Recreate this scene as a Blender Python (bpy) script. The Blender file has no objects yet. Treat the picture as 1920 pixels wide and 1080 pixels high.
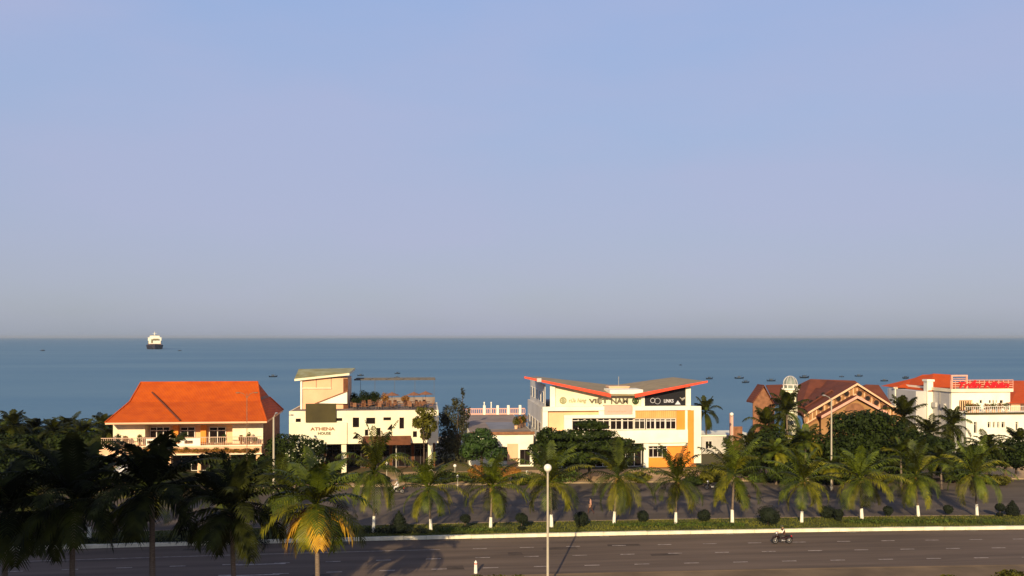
import bpy, math, random
from mathutils import Vector, Matrix
R = math.radians
# ---------------------------------------------------------------- camera, sky, sun
SC = bpy.context.scene
COL = SC.collection
TH = 0.10                      # the road runs a little away from the picture plane
CH = 18.0                      # sixth-floor balcony
FP = 1600.0                    # focal length in photo pixels
HY = 632.0                     # horizon line
cd = bpy.data.cameras.new('camera'); cam = bpy.data.objects.new('camera', cd); COL.objects.link(cam)
cam.location = (0, 0, CH); cam.rotation_euler = (R(90), 0, -TH)
cd.sensor_width = 36; cd.lens = 36 * FP / 1920; cd.shift_y = (HY - 540) / 1920
cd.clip_start = 0.5; cd.clip_end = 90000
SC.camera = cam
SC.view_settings.view_transform = 'Standard'
SC.view_settings.look = 'None'
SC.view_settings.exposure = 0.25
SC.view_settings.gamma = 1
SUN_EL, SUN_AZ = R(20), TH + R(11)       # direction the shadows run, from +Y towards +X
w = bpy.data.worlds.new('World'); SC.world = w; w.use_nodes = True
nt = w.node_tree; nt.nodes.clear()
out = nt.nodes.new('ShaderNodeOutputWorld'); bg = nt.nodes.new('ShaderNodeBackground')
sky = nt.nodes.new('ShaderNodeTexSky'); sky.sky_type = 'NISHITA'; sky.sun_disc = False
sky.sun_elevation = SUN_EL; sky.sun_rotation = SUN_AZ + math.pi
sky.altitude = 0; sky.air_density = 1.0; sky.dust_density = 1.5; sky.ozone_density = 2.0
tc = nt.nodes.new('ShaderNodeTexCoord'); sp = nt.nodes.new('ShaderNodeSeparateXYZ')
nt.links.new(tc.outputs['Generated'], sp.inputs[0])
ramp = nt.nodes.new('ShaderNodeValToRGB'); nt.links.new(sp.outputs['Z'], ramp.inputs[0])
cr = ramp.color_ramp
# sea haze hangs in a low greyish-lavender band over the horizon and thins out with height
cr.elements[0].position = 0.0; cr.elements[0].color = (3.5, 3.95, 4.75, 1)
cr.elements[1].position = 0.40; cr.elements[1].color = (3.4, 4.75, 8.0, 1)
for p, c in ((0.03, (3.75, 4.15, 5.05)), (0.08, (3.8, 4.2, 5.5)), (0.15, (3.7, 4.45, 6.3)), (0.24, (3.55, 4.7, 7.2)), (0.5, (1.8, 2.8, 5.6)), (0.75, (0.7, 1.2, 2.8))):
    e = cr.elements.new(p); e.color = (*c, 1)
nz = nt.nodes.new('ShaderNodeTexNoise'); nz.inputs['Scale'].default_value = 1.7; nz.inputs['Detail'].default_value = 7
mp = nt.nodes.new('ShaderNodeMapping'); mp.inputs['Scale'].default_value = (1, 1, 3.5)
nt.links.new(tc.outputs['Generated'], mp.inputs[0]); nt.links.new(mp.outputs[0], nz.inputs['Vector'])
cl = nt.nodes.new('ShaderNodeMix'); cl.data_type = 'RGBA'; cl.inputs[0].default_value = 0.75
nt.links.new(sky.outputs[0], cl.inputs[6]); nt.links.new(ramp.outputs[0], cl.inputs[7])
nr = nt.nodes.new('ShaderNodeMapRange'); nr.inputs[1].default_value = 0.35; nr.inputs[2].default_value = 0.65
nr.inputs[3].default_value = 0.0; nr.inputs[4].default_value = 0.5
nt.links.new(nz.outputs[0], nr.inputs[0])
c2 = nt.nodes.new('ShaderNodeMix'); c2.data_type = 'RGBA'; c2.inputs[7].default_value = (4.5, 4.55, 6.5, 1)
nt.links.new(nr.outputs[0], c2.inputs[0]); nt.links.new(cl.outputs[2], c2.inputs[6])
nt.links.new(c2.outputs[2], bg.inputs[0]); bg.inputs[1].default_value = 0.088
nt.links.new(bg.outputs[0], out.inputs[0])
sl = bpy.data.lights.new('sun', 'SUN'); sl.energy = 5.0; sl.angle = R(0.53); sl.color = (1.0, 0.79, 0.49)
so = bpy.data.objects.new('sun', sl); COL.objects.link(so)
sdir = Vector((math.sin(SUN_AZ) * math.cos(SUN_EL), math.cos(SUN_AZ) * math.cos(SUN_EL), -math.sin(SUN_EL)))
so.rotation_euler = sdir.to_track_quat('-Z', 'Y').to_euler(); so.location = (-40, -60, 80)

# ---------------------------------------------------------------- measuring aids
c_, s_ = math.cos(TH), math.sin(TH)
def kk(px): return (px - 960) / FP
def fX(px, Y): k = kk(px); return Y * (k * c_ + s_) / (c_ - k * s_)
def dD(px, Y): return Y / (c_ - kk(px) * s_)
def fZ(px, py, Y): return CH - (py - HY) * dD(px, Y) / FP
def at(px, D, z=0): xc = kk(px) * D; return Vector((xc * c_ + D * s_, -xc * s_ + D * c_, z))
def gnd(px, py): return at(px, CH * FP / (py - HY))
def zat(py, D): return CH - (py - HY) * D / FP
def bend(x): return -0.0005 * x * x

# ---------------------------------------------------------------- materials
def mat(name, col, rough=0.8, var=0.15, scale=3.0, bump=0.0, metal=0.0, spec=0.3, col2=None, stretch=None, rnd=0.0, detail=4):
    m = bpy.data.materials.new(name); m.use_nodes = True
    t = m.node_tree; b = t.nodes['Principled BSDF']
    b.inputs['Roughness'].default_value = rough; b.inputs['Metallic'].default_value = metal
    b.inputs['Specular IOR Level'].default_value = spec
    g = t.nodes.new('ShaderNodeTexCoord'); n = t.nodes.new('ShaderNodeTexNoise')
    n.inputs['Scale'].default_value = scale; n.inputs['Detail'].default_value = detail
    src = g.outputs['Object']
    if stretch:
        q = t.nodes.new('ShaderNodeMapping'); q.inputs['Scale'].default_value = stretch
        t.links.new(src, q.inputs[0]); src = q.outputs[0]
    t.links.new(src, n.inputs['Vector'])
    r = t.nodes.new('ShaderNodeMapRange'); r.inputs[1].default_value = 0.3; r.inputs[2].default_value = 0.7
    t.links.new(n.outputs[0], r.inputs[0])
    mx = t.nodes.new('ShaderNodeMix'); mx.data_type = 'RGBA'
    a = tuple(max(0, v * (1 - var)) for v in col); d = col2 if col2 else tuple(min(1, v * (1 + var)) for v in col)
    mx.inputs[6].default_value = (*a, 1); mx.inputs[7].default_value = (*d, 1)
    t.links.new(r.outputs[0], mx.inputs[0]); o = mx.outputs[2]
    if rnd:
        oi = t.nodes.new('ShaderNodeObjectInfo'); hs = t.nodes.new('ShaderNodeHueSaturation')
        mr = t.nodes.new('ShaderNodeMapRange'); mr.inputs[3].default_value = 1 - rnd; mr.inputs[4].default_value = 1 + rnd
        t.links.new(oi.outputs['Random'], mr.inputs[0]); t.links.new(mr.outputs[0], hs.inputs['Value'])
        t.links.new(o, hs.inputs['Color']); o = hs.outputs[0]
    t.links.new(o, b.inputs['Base Color'])
    if bump:
        bp = t.nodes.new('ShaderNodeBump'); bp.inputs['Strength'].default_value = bump; bp.inputs['Distance'].default_value = 0.05
        t.links.new(n.outputs[0], bp.inputs['Height']); t.links.new(bp.outputs[0], b.inputs['Normal'])
    return m
def wave_mat(name, col, col2, scale, axis='X', rough=0.8, bump=0.6):
    m = bpy.data.materials.new(name); m.use_nodes = True
    t = m.node_tree; b = t.nodes['Principled BSDF']; b.inputs['Roughness'].default_value = rough
    b.inputs['Specular IOR Level'].default_value = 0.2
    g = t.nodes.new('ShaderNodeTexCoord'); wv = t.nodes.new('ShaderNodeTexWave'); wv.bands_direction = axis
    wv.inputs['Scale'].default_value = scale; wv.inputs['Distortion'].default_value = 0.4
    n = t.nodes.new('ShaderNodeTexNoise'); n.inputs['Scale'].default_value = 0.8; n.inputs['Detail'].default_value = 6
    t.links.new(g.outputs['Object'], wv.inputs[0]); t.links.new(g.outputs['Object'], n.inputs[0])
    ma = t.nodes.new('ShaderNodeMath'); ma.operation = 'MULTIPLY_ADD'; ma.inputs[1].default_value = 0.35
    nc = t.nodes.new('ShaderNodeMapRange'); nc.inputs[1].default_value = .35; nc.inputs[2].default_value = .65; nc.inputs[3].default_value = .15; nc.inputs[4].default_value = .55; t.links.new(n.outputs[0], nc.inputs[0])
    t.links.new(wv.outputs[1], ma.inputs[0]); t.links.new(nc.outputs[0], ma.inputs[2])
    mx = t.nodes.new('ShaderNodeMix'); mx.data_type = 'RGBA'; mx.inputs[6].default_value = (*col, 1); mx.inputs[7].default_value = (*col2, 1)
    t.links.new(ma.outputs[0], mx.inputs[0]); t.links.new(mx.outputs[2], b.inputs['Base Color'])
    bp = t.nodes.new('ShaderNodeBump'); bp.inputs['Strength'].default_value = bump; bp.inputs['Distance'].default_value = 0.06
    t.links.new(wv.outputs[1], bp.inputs['Height']); t.links.new(bp.outputs[0], b.inputs['Normal'])
    return m
M = dict(
 asphalt=mat('asphalt', (0.124, 0.088, 0.062), 0.9, 0.30, 0.9, 0.1, detail=9, stretch=(0.07, 1, 1)),
 asphalt2=mat('asphalt_pale', (0.105, 0.080, 0.058), 0.9, 0.4, 0.35, 0.1, detail=9, stretch=(0.2, 1, 1)),
 paving=mat('paving', (0.17, 0.115, 0.062), 0.9, 0.3, 0.3, 0.1, detail=8),
 parking=mat('parking', (0.40, 0.265, 0.14), 0.9, 0.3, 0.3, 0.1, detail=8),
 repair=mat('repair_asphalt', (0.070, 0.050, 0.036), 0.9, 0.3, 1.5),
 soil=mat('soil', (0.20, 0.14, 0.08), 0.95, 0.45, 0.12, 0.2, col2=(0.13, 0.115, 0.04), detail=8),
 sand=mat('sand', (0.36, 0.28, 0.19), 0.95, 0.15, 0.2),
 paint=mat('road_paint', (0.36, 0.30, 0.25), 0.8, 0.45, 2.5, detail=8),
 kerb=mat('kerb_paint', (0.78, 0.70, 0.50), 0.8, 0.18, 1.2, detail=6),
 kerb2=mat('kerb_concrete', (0.27, 0.20, 0.12), 0.9, 0.2, 1.2),
 grass=mat('grass', (0.045, 0.068, 0.006), 0.9, 0.5, 0.5, 0.3, col2=(0.11, 0.115, 0.012), detail=8),
 blade=mat('grass_blade', (0.055, 0.085, 0.006), 0.8, 0.5, 0.4, col2=(0.15, 0.145, 0.015)),
 hedge=mat('hedge_leaf', (0.025, 0.050, 0.005), 0.7, 0.5, 1.5, col2=(0.08, 0.12, 0.01)),
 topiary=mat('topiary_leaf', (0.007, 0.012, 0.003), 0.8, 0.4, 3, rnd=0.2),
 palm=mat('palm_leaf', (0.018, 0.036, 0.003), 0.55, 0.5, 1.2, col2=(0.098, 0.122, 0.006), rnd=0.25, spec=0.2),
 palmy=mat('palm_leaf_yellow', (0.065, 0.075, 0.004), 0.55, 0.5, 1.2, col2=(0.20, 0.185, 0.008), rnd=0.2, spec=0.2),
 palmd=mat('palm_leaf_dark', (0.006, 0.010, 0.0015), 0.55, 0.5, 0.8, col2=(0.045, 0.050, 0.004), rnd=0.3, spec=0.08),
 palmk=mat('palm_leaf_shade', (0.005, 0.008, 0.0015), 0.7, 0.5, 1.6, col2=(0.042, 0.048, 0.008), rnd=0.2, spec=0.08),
 palmk2=mat('palm_leaf_deep_shade', (0.003, 0.005, 0.001), 0.8, 0.4, 0.8, col2=(0.012, 0.015, 0.003), rnd=0.2, spec=0.03),  # deepest leaf tone, shade of the roadside palms put into the colour
 dry=mat('dry_frond', (0.46, 0.19, 0.012), 0.7, 0.4, 0.9, col2=(0.60, 0.36, 0.02)),
 nut=mat('coconut', (0.20, 0.12, 0.02), 0.6, 0.3, 3),
 bark=mat('palm_bark', (0.17, 0.125, 0.09), 0.9, 0.3, 5, 0.3, stretch=(1, 1, 6)),
 bark2=mat('tree_bark', (0.09, 0.06, 0.04), 0.9, 0.3, 4, 0.3),
 limewash=mat('limewash', (0.80, 0.76, 0.62), 0.8, 0.1, 5),
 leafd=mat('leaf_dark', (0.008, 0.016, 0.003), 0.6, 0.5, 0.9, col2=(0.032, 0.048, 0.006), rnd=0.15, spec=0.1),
 leafg=mat('leaf_green', (0.010, 0.032, 0.004), 0.6, 0.5, 0.9, col2=(0.038, 0.075, 0.008)),
 leafo=mat('leaf_olive', (0.045, 0.050, 0.006), 0.6, 0.5, 0.9, col2=(0.15, 0.14, 0.015), rnd=0.15, spec=0.1),
 leafc=mat('leaf_casuarina', (0.022, 0.024, 0.010), 0.8, 0.4, 1.2, col2=(0.05, 0.05, 0.02)),
 leafr=mat('leaf_rust', (0.22, 0.09, 0.012), 0.7, 0.4, 1.2, col2=(0.34, 0.15, 0.02)),
 blossom=mat('blossom', (0.50, 0.48, 0.33), 0.7, 0.3, 3),
 cream=mat('cream_render', (0.84, 0.74, 0.52), 0.85, 0.13, 0.5, detail=8),
 cream2=mat('cream_render_b', (0.80, 0.74, 0.52), 0.85, 0.07, 0.5, detail=8),
 white=mat('white_render', (0.86, 0.82, 0.66), 0.85, 0.12, 0.5, detail=10),
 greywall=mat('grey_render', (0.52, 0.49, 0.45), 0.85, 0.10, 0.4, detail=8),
 peach=mat('peach_render', (0.78, 0.46, 0.27), 0.85, 0.10, 0.5, detail=8),
 peachy=mat('ochre_render', (0.80, 0.49, 0.27), 0.85, 0.08, 0.5, detail=8),
 orange=mat('orange_render', (0.78, 0.27, 0.04), 0.8, 0.10, 0.5, detail=8),
 louvre=wave_mat('orange_louvre', (0.52, 0.28, 0.09), (0.74, 0.44, 0.15), 1.1, 'X', 0.7, 0.5),
 tile=wave_mat('orange_tile', (0.36, 0.048, 0.004), (0.58, 0.105, 0.006), 1.6, 'X', 0.75, 0.35),
 tileb=wave_mat('brown_tile', (0.075, 0.026, 0.016), (0.19, 0.055, 0.028), 1.6, 'X', 0.8, 0.4),
 tiler=wave_mat('red_tile', (0.44, 0.052, 0.003), (0.60, 0.090, 0.006), 1.6, 'X', 0.75, 0.35),
 sheet=wave_mat('roof_sheet', (0.22, 0.16, 0.07), (0.42, 0.31, 0.15), 2.2, 'X', 0.6, 0.4),
 olive=mat('olive_sheet', (0.30, 0.24, 0.05), 0.7, 0.2, 0.8, col2=(0.36, 0.36, 0.20)),
 fascia=mat('red_fascia', (0.80, 0.075, 0.03), 0.5, 0.12, 1.0),
 dark=mat('dark_void', (0.018, 0.012, 0.010), 0.9, 0.4, 1.0),
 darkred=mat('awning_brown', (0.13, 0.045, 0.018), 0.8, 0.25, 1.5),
 brown=mat('brown_board', (0.055, 0.042, 0.010), 0.7, 0.2, 0.8),
 black=mat('black_board', (0.006, 0.005, 0.008), 0.6, 0.2, 0.8),
 frame=mat('white_frame', (0.75, 0.70, 0.62), 0.5, 0.05, 3),
 grey=mat('grey_metal', (0.38, 0.35, 0.30), 0.5, 0.1, 3),
 pole=mat('lamp_pole', (0.44, 0.38, 0.27), 0.5, 0.1, 2),
 deck=mat('roof_deck', (0.26, 0.20, 0.16), 0.9, 0.25, 0.3, detail=8),
 decks=mat('roof_deck_slate', (0.20, 0.20, 0.22), 0.8, 0.2, 0.3),
 steel=mat('dark_steel', (0.08, 0.07, 0.065), 0.5, 0.2, 2),
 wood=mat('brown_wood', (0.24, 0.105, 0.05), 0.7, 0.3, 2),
 redtxt=mat('red_lettering', (0.65, 0.012, 0.02), 0.5, 0.1, 3),
 lattice=mat('lattice_pink', (0.72, 0.36, 0.26), 0.6, 0.1, 3),
 oltxt=mat('olive_lettering', (0.13, 0.11, 0.07), 0.6, 0.1, 3),
 whtxt=mat('white_lettering', (0.60, 0.60, 0.64), 0.5, 0.05, 3),
 brtxt=mat('brown_lettering', (0.30, 0.12, 0.06), 0.6, 0.1, 3),
 railp=mat('rail_paint', (0.62, 0.42, 0.30), 0.7, 0.1, 3),
 villa=mat('villa_render', (0.35, 0.185, 0.075), 0.85, 0.15, 0.8, detail=8),
 sagegrey=mat('dome_grey', (0.22, 0.25, 0.22), 0.7, 0.2, 2),
 poledk=mat('lamp_pole_brown', (0.22, 0.14, 0.08), 0.6, 0.1, 2),
 pink=mat('pink_panel', (0.72, 0.40, 0.32), 0.8, 0.08, 0.6),
 sage=mat('sage_panel', (0.45, 0.47, 0.30), 0.8, 0.08, 0.6),
 skin=mat('skin', (0.42, 0.24, 0.15), 0.6, 0.08, 6), hair=mat('hair', (0.012, 0.009, 0.008), 0.6, 0.2, 20),
 rubber=mat('rubber', (0.018, 0.016, 0.015), 0.8, 0.2, 8), chrome=mat('bare_metal', (0.5, 0.47, 0.43), 0.3, 0.1, 5, metal=0.8),
 maroon=mat('maroon_paint', (0.018, 0.006, 0.006), 0.3, 0.1, 3, spec=0.5), blackp=mat('black_paint', (0.015, 0.014, 0.015), 0.3, 0.1, 3, spec=0.5),
 cloth_p=mat('peach_cloth', (0.55, 0.28, 0.19), 0.9, 0.15, 8), cloth_w=mat('white_cloth', (0.72, 0.68, 0.62), 0.9, 0.1, 8),
 cloth_d=mat('dark_cloth', (0.035, 0.028, 0.028), 0.9, 0.2, 8), cloth_b=mat('brown_cloth', (0.08, 0.03, 0.02), 0.9, 0.2, 8),
 helmet=mat('olive_helmet', (0.06, 0.06, 0.03), 0.4, 0.1, 5), helmetw=mat('grey_helmet', (0.16, 0.13, 0.14), 0.4, 0.1, 5),
 boat=mat('boat_hull', (0.016, 0.028, 0.05), 0.6, 0.3, 2, rnd=0.3), boatw=mat('boat_cabin', (0.05, 0.07, 0.10), 0.6, 0.2, 2),
 hull=mat('ship_hull', (0.02, 0.018, 0.03), 0.6, 0.3, 0.2), ship=mat('ship_white', (0.80, 0.76, 0.62), 0.6, 0.08, 0.2),
 shipo=mat('ship_ochre', (0.20, 0.17, 0.08), 0.6, 0.2, 0.2), rustd=mat('ship_deck', (0.14, 0.06, 0.045), 0.7, 0.2, 0.2),
 car=mat('white_car_paint', (0.82, 0.82, 0.84), 0.25, 0.03, 2, spec=0.6),
)
def glass_mat(name, col, rough=0.08):
    m = bpy.data.materials.new(name); m.use_nodes = True; b = m.node_tree.nodes['Principled BSDF']
    b.inputs['Base Color'].default_value = (*col, 1); b.inputs['Roughness'].default_value = rough; b.inputs['Specular IOR Level'].default_value = 0.35
    n = m.node_tree.nodes.new('ShaderNodeTexNoise'); n.inputs['Scale'].default_value = 0.9
    bp = m.node_tree.nodes.new('ShaderNodeBump'); bp.inputs['Strength'].default_value = 0.06
    m.node_tree.links.new(n.outputs[0], bp.inputs['Height']); m.node_tree.links.new(bp.outputs[0], b.inputs['Normal'])
    return m
M['glass'] = glass_mat('window_glass', (0.012, 0.008, 0.008)); M['glass2'] = glass_mat('window_glass_b', (0.03, 0.025, 0.02), 0.2)
def globe_mat():
    m = mat('opal_globe', (0.86, 0.82, 0.68), 0.25, 0.02, 3, spec=0.5); return m
M['globe'] = globe_mat()
def water_mat():
    m = bpy.data.materials.new('sea_water'); m.use_nodes = True; t = m.node_tree; b = t.nodes['Principled BSDF']
    g = t.nodes.new('ShaderNodeTexCoord'); mp1 = t.nodes.new('ShaderNodeMapping'); mp1.inputs['Scale'].default_value = (0.25, 1, 1)
    t.links.new(g.outputs['Object'], mp1.inputs[0])
    n1 = t.nodes.new('ShaderNodeTexNoise'); n1.inputs['Scale'].default_value = 0.5; n1.inputs['Detail'].default_value = 6; n1.inputs['Roughness'].default_value = 0.6
    n2 = t.nodes.new('ShaderNodeTexNoise'); n2.inputs['Scale'].default_value = 0.012; n2.inputs['Detail'].default_value = 5
    t.links.new(mp1.outputs[0], n1.inputs[0]); t.links.new(mp1.outputs[0], n2.inputs[0])
    r = t.nodes.new('ShaderNodeMapRange'); r.inputs[1].default_value = 0.3; r.inputs[2].default_value = 0.7; t.links.new(n2.outputs[0], r.inputs[0])
    mx = t.nodes.new('ShaderNodeMix'); mx.data_type = 'RGBA'
    mx.inputs[6].default_value = (0.092, 0.198, 0.302, 1); mx.inputs[7].default_value = (0.140, 0.250, 0.335, 1)
    t.links.new(r.outputs[0], mx.inputs[0]); t.links.new(mx.outputs[2], b.inputs['Base Color'])
    b.inputs['Roughness'].default_value = 0.55; b.inputs['IOR'].default_value = 1.33; b.inputs['Specular IOR Level'].default_value = 0.12
    bp = t.nodes.new('ShaderNodeBump'); bp.inputs['Strength'].default_value = 0.8; bp.inputs['Distance'].default_value = 0.6
    t.links.new(n1.outputs[0], bp.inputs['Height']); t.links.new(bp.outputs[0], b.inputs['Normal'])
    return m
M['sea'] = water_mat()

# ---------------------------------------------------------------- object helpers
ORI = {}
def tag(o, label=None, cat=None, group=None, kind=None):
    if label: o['label'] = label
    if cat: o['category'] = cat
    if group: o['group'] = group
    if kind: o['kind'] = kind
    return o
def empty(name, loc=(0, 0, 0), rz=0, label=None, cat=None, group=None):
    o = bpy.data.objects.new(name, None); COL.objects.link(o); o.location = loc; o.rotation_euler = (0, 0, rz)
    o.empty_display_size = 0.3
    ORI[o.name] = Vector(loc); return tag(o, label, cat, group)
class MB:
    def __init__(s): s.v = []; s.f = []
    def add(s, vs, fs):
        b = len(s.v); s.v += [tuple(p) for p in vs]; s.f += [tuple(i + b for i in q) for q in fs]; return s
    def box(s, x0, x1, y0, y1, z0, z1):
        if x0 > x1: x0, x1 = x1, x0
        if y0 > y1: y0, y1 = y1, y0
        if z0 > z1: z0, z1 = z1, z0
        return s.add([(x0, y0, z0), (x1, y0, z0), (x1, y1, z0), (x0, y1, z0), (x0, y0, z1), (x1, y0, z1), (x1, y1, z1), (x0, y1, z1)],
                     [(0, 3, 2, 1), (4, 5, 6, 7), (0, 1, 5, 4), (1, 2, 6, 5), (2, 3, 7, 6), (3, 0, 4, 7)])
    def prism(s, pts, y0, y1):          # outline in XZ pushed along Y
        n = len(pts); vs = [(p[0], y0, p[1]) for p in pts] + [(p[0], y1, p[1]) for p in pts]
        fs = [tuple(range(n)), tuple(range(2 * n - 1, n - 1, -1))] + [(i, (i + 1) % n, n + (i + 1) % n, n + i)[::-1] for i in range(n)]
        return s.add(vs, fs)
    def slab(s, quad, t):               # four corner points thickened downwards
        vs = [tuple(p) for p in quad] + [(p[0], p[1], p[2] - t) for p in quad]; n = len(quad)
        return s.add(vs, [tuple(range(n)), tuple(range(2 * n - 1, n - 1, -1))] + [(i, n + i, n + (i + 1) % n, (i + 1) % n) for i in range(n)])
    def tube(s, pts, rads, n=8, cap=True):
        pts = [Vector(p) for p in pts]; base = len(s.v)
        if not hasattr(rads, '__len__'): rads = [rads] * len(pts)
        for i, p in enumerate(pts):
            d = (pts[min(i + 1, len(pts) - 1)] - pts[max(i - 1, 0)]).normalized()
            a = d.orthogonal().normalized() if abs(d.z) < 0.9 else Vector((1, 0, 0)) - d * d.x
            a.normalize(); b = d.cross(a)
            for k in range(n):
                t = 2 * math.pi * k / n; s.v.append(tuple(p + (a * math.cos(t) + b * math.sin(t)) * rads[i]))
        for i in range(len(pts) - 1):
            for k in range(n):
                s.f.append((base + i * n + k, base + i * n + (k + 1) % n, base + (i + 1) * n + (k + 1) % n, base + (i + 1) * n + k))
        if cap:
            s.f.append(tuple(base + k for k in range(n))[::-1]); s.f.append(tuple(base + (len(pts) - 1) * n + k for k in range(n)))
        return s
    def ball(s, c, r, n=10, m=6, sq=(1, 1, 1)):
        b = len(s.v); c = Vector(c)
        for i in range(m + 1):
            t = math.pi * i / m
            for k in range(n):
                q = 2 * math.pi * k / n
                s.v.append((c.x + r * sq[0] * math.sin(t) * math.cos(q), c.y + r * sq[1] * math.sin(t) * math.sin(q), c.z + r * sq[2] * math.cos(t)))
        for i in range(m):
            for k in range(n): s.f.append((b + i * n + k, b + (i + 1) * n + k, b + (i + 1) * n + (k + 1) % n, b + i * n + (k + 1) % n))
        return s
    def torus(s, c, R_, r, n=16, m=6):   # wheel in the XZ plane
        b = len(s.v); c = Vector(c)
        for i in range(n):
            t = 2 * math.pi * i / n
            for k in range(m):
                q = 2 * math.pi * k / m; rr = R_ + r * math.cos(q)
                s.v.append((c.x + rr * math.cos(t), c.y + r * math.sin(q), c.z + rr * math.sin(t)))
        for i in range(n):
            for k in range(m): s.f.append((b + i * m + k, b + ((i + 1) % n) * m + k, b + ((i + 1) % n) * m + (k + 1) % m, b + i * m + (k + 1) % m))
        return s
    fm = None
    def mesh(s, name, m, off=Vector((0, 0, 0)), smooth=False):
        me = bpy.data.meshes.new(name); me.from_pydata([(x - off.x, y - off.y, z - off.z) for x, y, z in s.v], [], s.f); me.update()
        if m: me.materials.append(M[m] if isinstance(m, str) else m)
        if s.fm:
            for q in s.fm[0]: me.materials.append(M[q])
            me.polygons.foreach_set('material_index', s.fm[1] + [0] * (len(me.polygons) - len(s.fm[1])))
        if smooth: me.polygons.foreach_set('use_smooth', [True] * len(me.polygons))
        return me
    def build(s, name, m, parent=None, smooth=False, at=None):
        off = Vector((0, 0, 0))
        if parent is not None: off = ORI.get(parent.name, Vector((0, 0, 0)))
        elif at is not None: off = Vector(at)
        o = bpy.data.objects.new(name, s.mesh(name, m, off, smooth)); COL.objects.link(o)
        if parent is not None: o.parent = parent; ORI[o.name] = off
        elif at is not None: o.location = at; ORI[o.name] = off
        return o
def ch(o): return [c for c in bpy.data.objects if c.parent == o]
def copy_tree(o, parent=None):
    c = o.copy(); COL.objects.link(c); c.parent = parent
    for k in ch(o): copy_tree(k, c)
    return c
def struct(mb, name, m, smooth=False): return tag(mb.build(name, m, smooth=smooth), kind='structure')
def text_mesh(name, body, m, parent, x, y, z, w, h, depth=0.05, bold=0.0, shear=0.0):
    cu = bpy.data.curves.new(name, 'FONT'); cu.body = body; cu.extrude = depth; cu.offset = bold; cu.shear = shear; cu.resolution_u = 3
    t = bpy.data.objects.new(name, cu); COL.objects.link(t); bpy.context.view_layer.update()
    dg = bpy.context.evaluated_depsgraph_get(); me = bpy.data.meshes.new_from_object(t.evaluated_get(dg))
    bpy.data.objects.remove(t); bpy.data.curves.remove(cu)
    xs = [v.co.x for v in me.vertices]; ys = [v.co.y for v in me.vertices]
    a, b, c, d = min(xs), max(xs), min(ys), max(ys); off = ORI.get(parent.name, Vector((0, 0, 0)))
    for v in me.vertices:
        u = (v.co.x - a) / (b - a); q = (v.co.y - c) / (d - c); dz = v.co.z
        v.co = Vector((x + u * w, y - dz, z + q * h)) - off
    me.materials.clear(); me.materials.append(M[m]); me.name = name
    o = bpy.data.objects.new(name, me); COL.objects.link(o); o.parent = parent; return o
def wall_holes(mb, x0, x1, z0, z1, Y, holes, depth=0.3):
    xs = sorted({x0, x1, *[v for h in holes for v in (h[0], h[2])]}); zs = sorted({z0, z1, *[v for h in holes for v in (h[1], h[3])]})
    for i in range(len(xs) - 1):
        for j in range(len(zs) - 1):
            cx, cz = (xs[i] + xs[i + 1]) / 2, (zs[j] + zs[j + 1]) / 2
            if cx < x0 or cx > x1 or cz < z0 or cz > z1: continue
            if any(h[0] < cx < h[2] and h[1] < cz < h[3] for h in holes): continue
            mb.add([(xs[i], Y, zs[j]), (xs[i + 1], Y, zs[j]), (xs[i + 1], Y, zs[j + 1]), (xs[i], Y, zs[j + 1])], [(0, 1, 2, 3)])
    for a, b, c, d in holes:
        mb.add([(a, Y, b), (a, Y + depth, b), (a, Y + depth, d), (a, Y, d)], [(0, 1, 2, 3)])
        mb.add([(c, Y, b), (c, Y, d), (c, Y + depth, d), (c, Y + depth, b)], [(0, 1, 2, 3)])
        mb.add([(a, Y, b), (c, Y, b), (c, Y + depth, b), (a, Y + depth, b)], [(0, 1, 2, 3)])
        mb.add([(a, Y, d), (a, Y + depth, d), (c, Y + depth, d), (c, Y, d)], [(0, 1, 2, 3)])
def body_shell(mb, x0, x1, z0, z1, Y, Yb):   # sides, back and top of a box whose front is open
    mb.add([(x0, Y, z0), (x0, Yb, z0), (x0, Yb, z1), (x0, Y, z1)], [(0, 3, 2, 1)])
    mb.add([(x1, Y, z0), (x1, Yb, z0), (x1, Yb, z1), (x1, Y, z1)], [(0, 1, 2, 3)])
    mb.add([(x0, Yb, z0), (x1, Yb, z0), (x1, Yb, z1), (x0, Yb, z1)], [(0, 3, 2, 1)])
    mb.add([(x0, Y, z1), (x1, Y, z1), (x1, Yb, z1), (x0, Yb, z1)], [(0, 1, 2, 3)])
def window(parent, x0, z0, x1, z1, Y, mull=0, bars=0, gl='glass', fr='frame', w=0.07, name='window'):
    p = MB().box(x0, x1, Y + 0.05, Y + 0.07, z0, z1).build('pane', gl)
    f = MB()
    f.box(x0, x0 + w, Y, Y + 0.1, z0, z1); f.box(x1 - w, x1, Y, Y + 0.1, z0, z1)
    f.box(x0 + w, x1 - w, Y, Y + 0.1, z0, z0 + w); f.box(x0 + w, x1 - w, Y, Y + 0.1, z1 - w, z1)
    for i in range(mull):
        xm = x0 + (x1 - x0) * (i + 1) / (mull + 1); f.box(xm - w / 2, xm + w / 2, Y + 0.005, Y + 0.095, z0 + w, z1 - w)
    for i in range(bars):
        zm = z1 - (z1 - z0) * 0.22 * (i + 1); f.box(x0 + w, x1 - w, Y + 0.01, Y + 0.09, zm - w / 2, zm + w / 2)
    o = f.build(name, fr, parent)
    off = ORI[parent.name]; p.parent = o
    for v in p.data.vertices: v.co -= off
    return o

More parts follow.
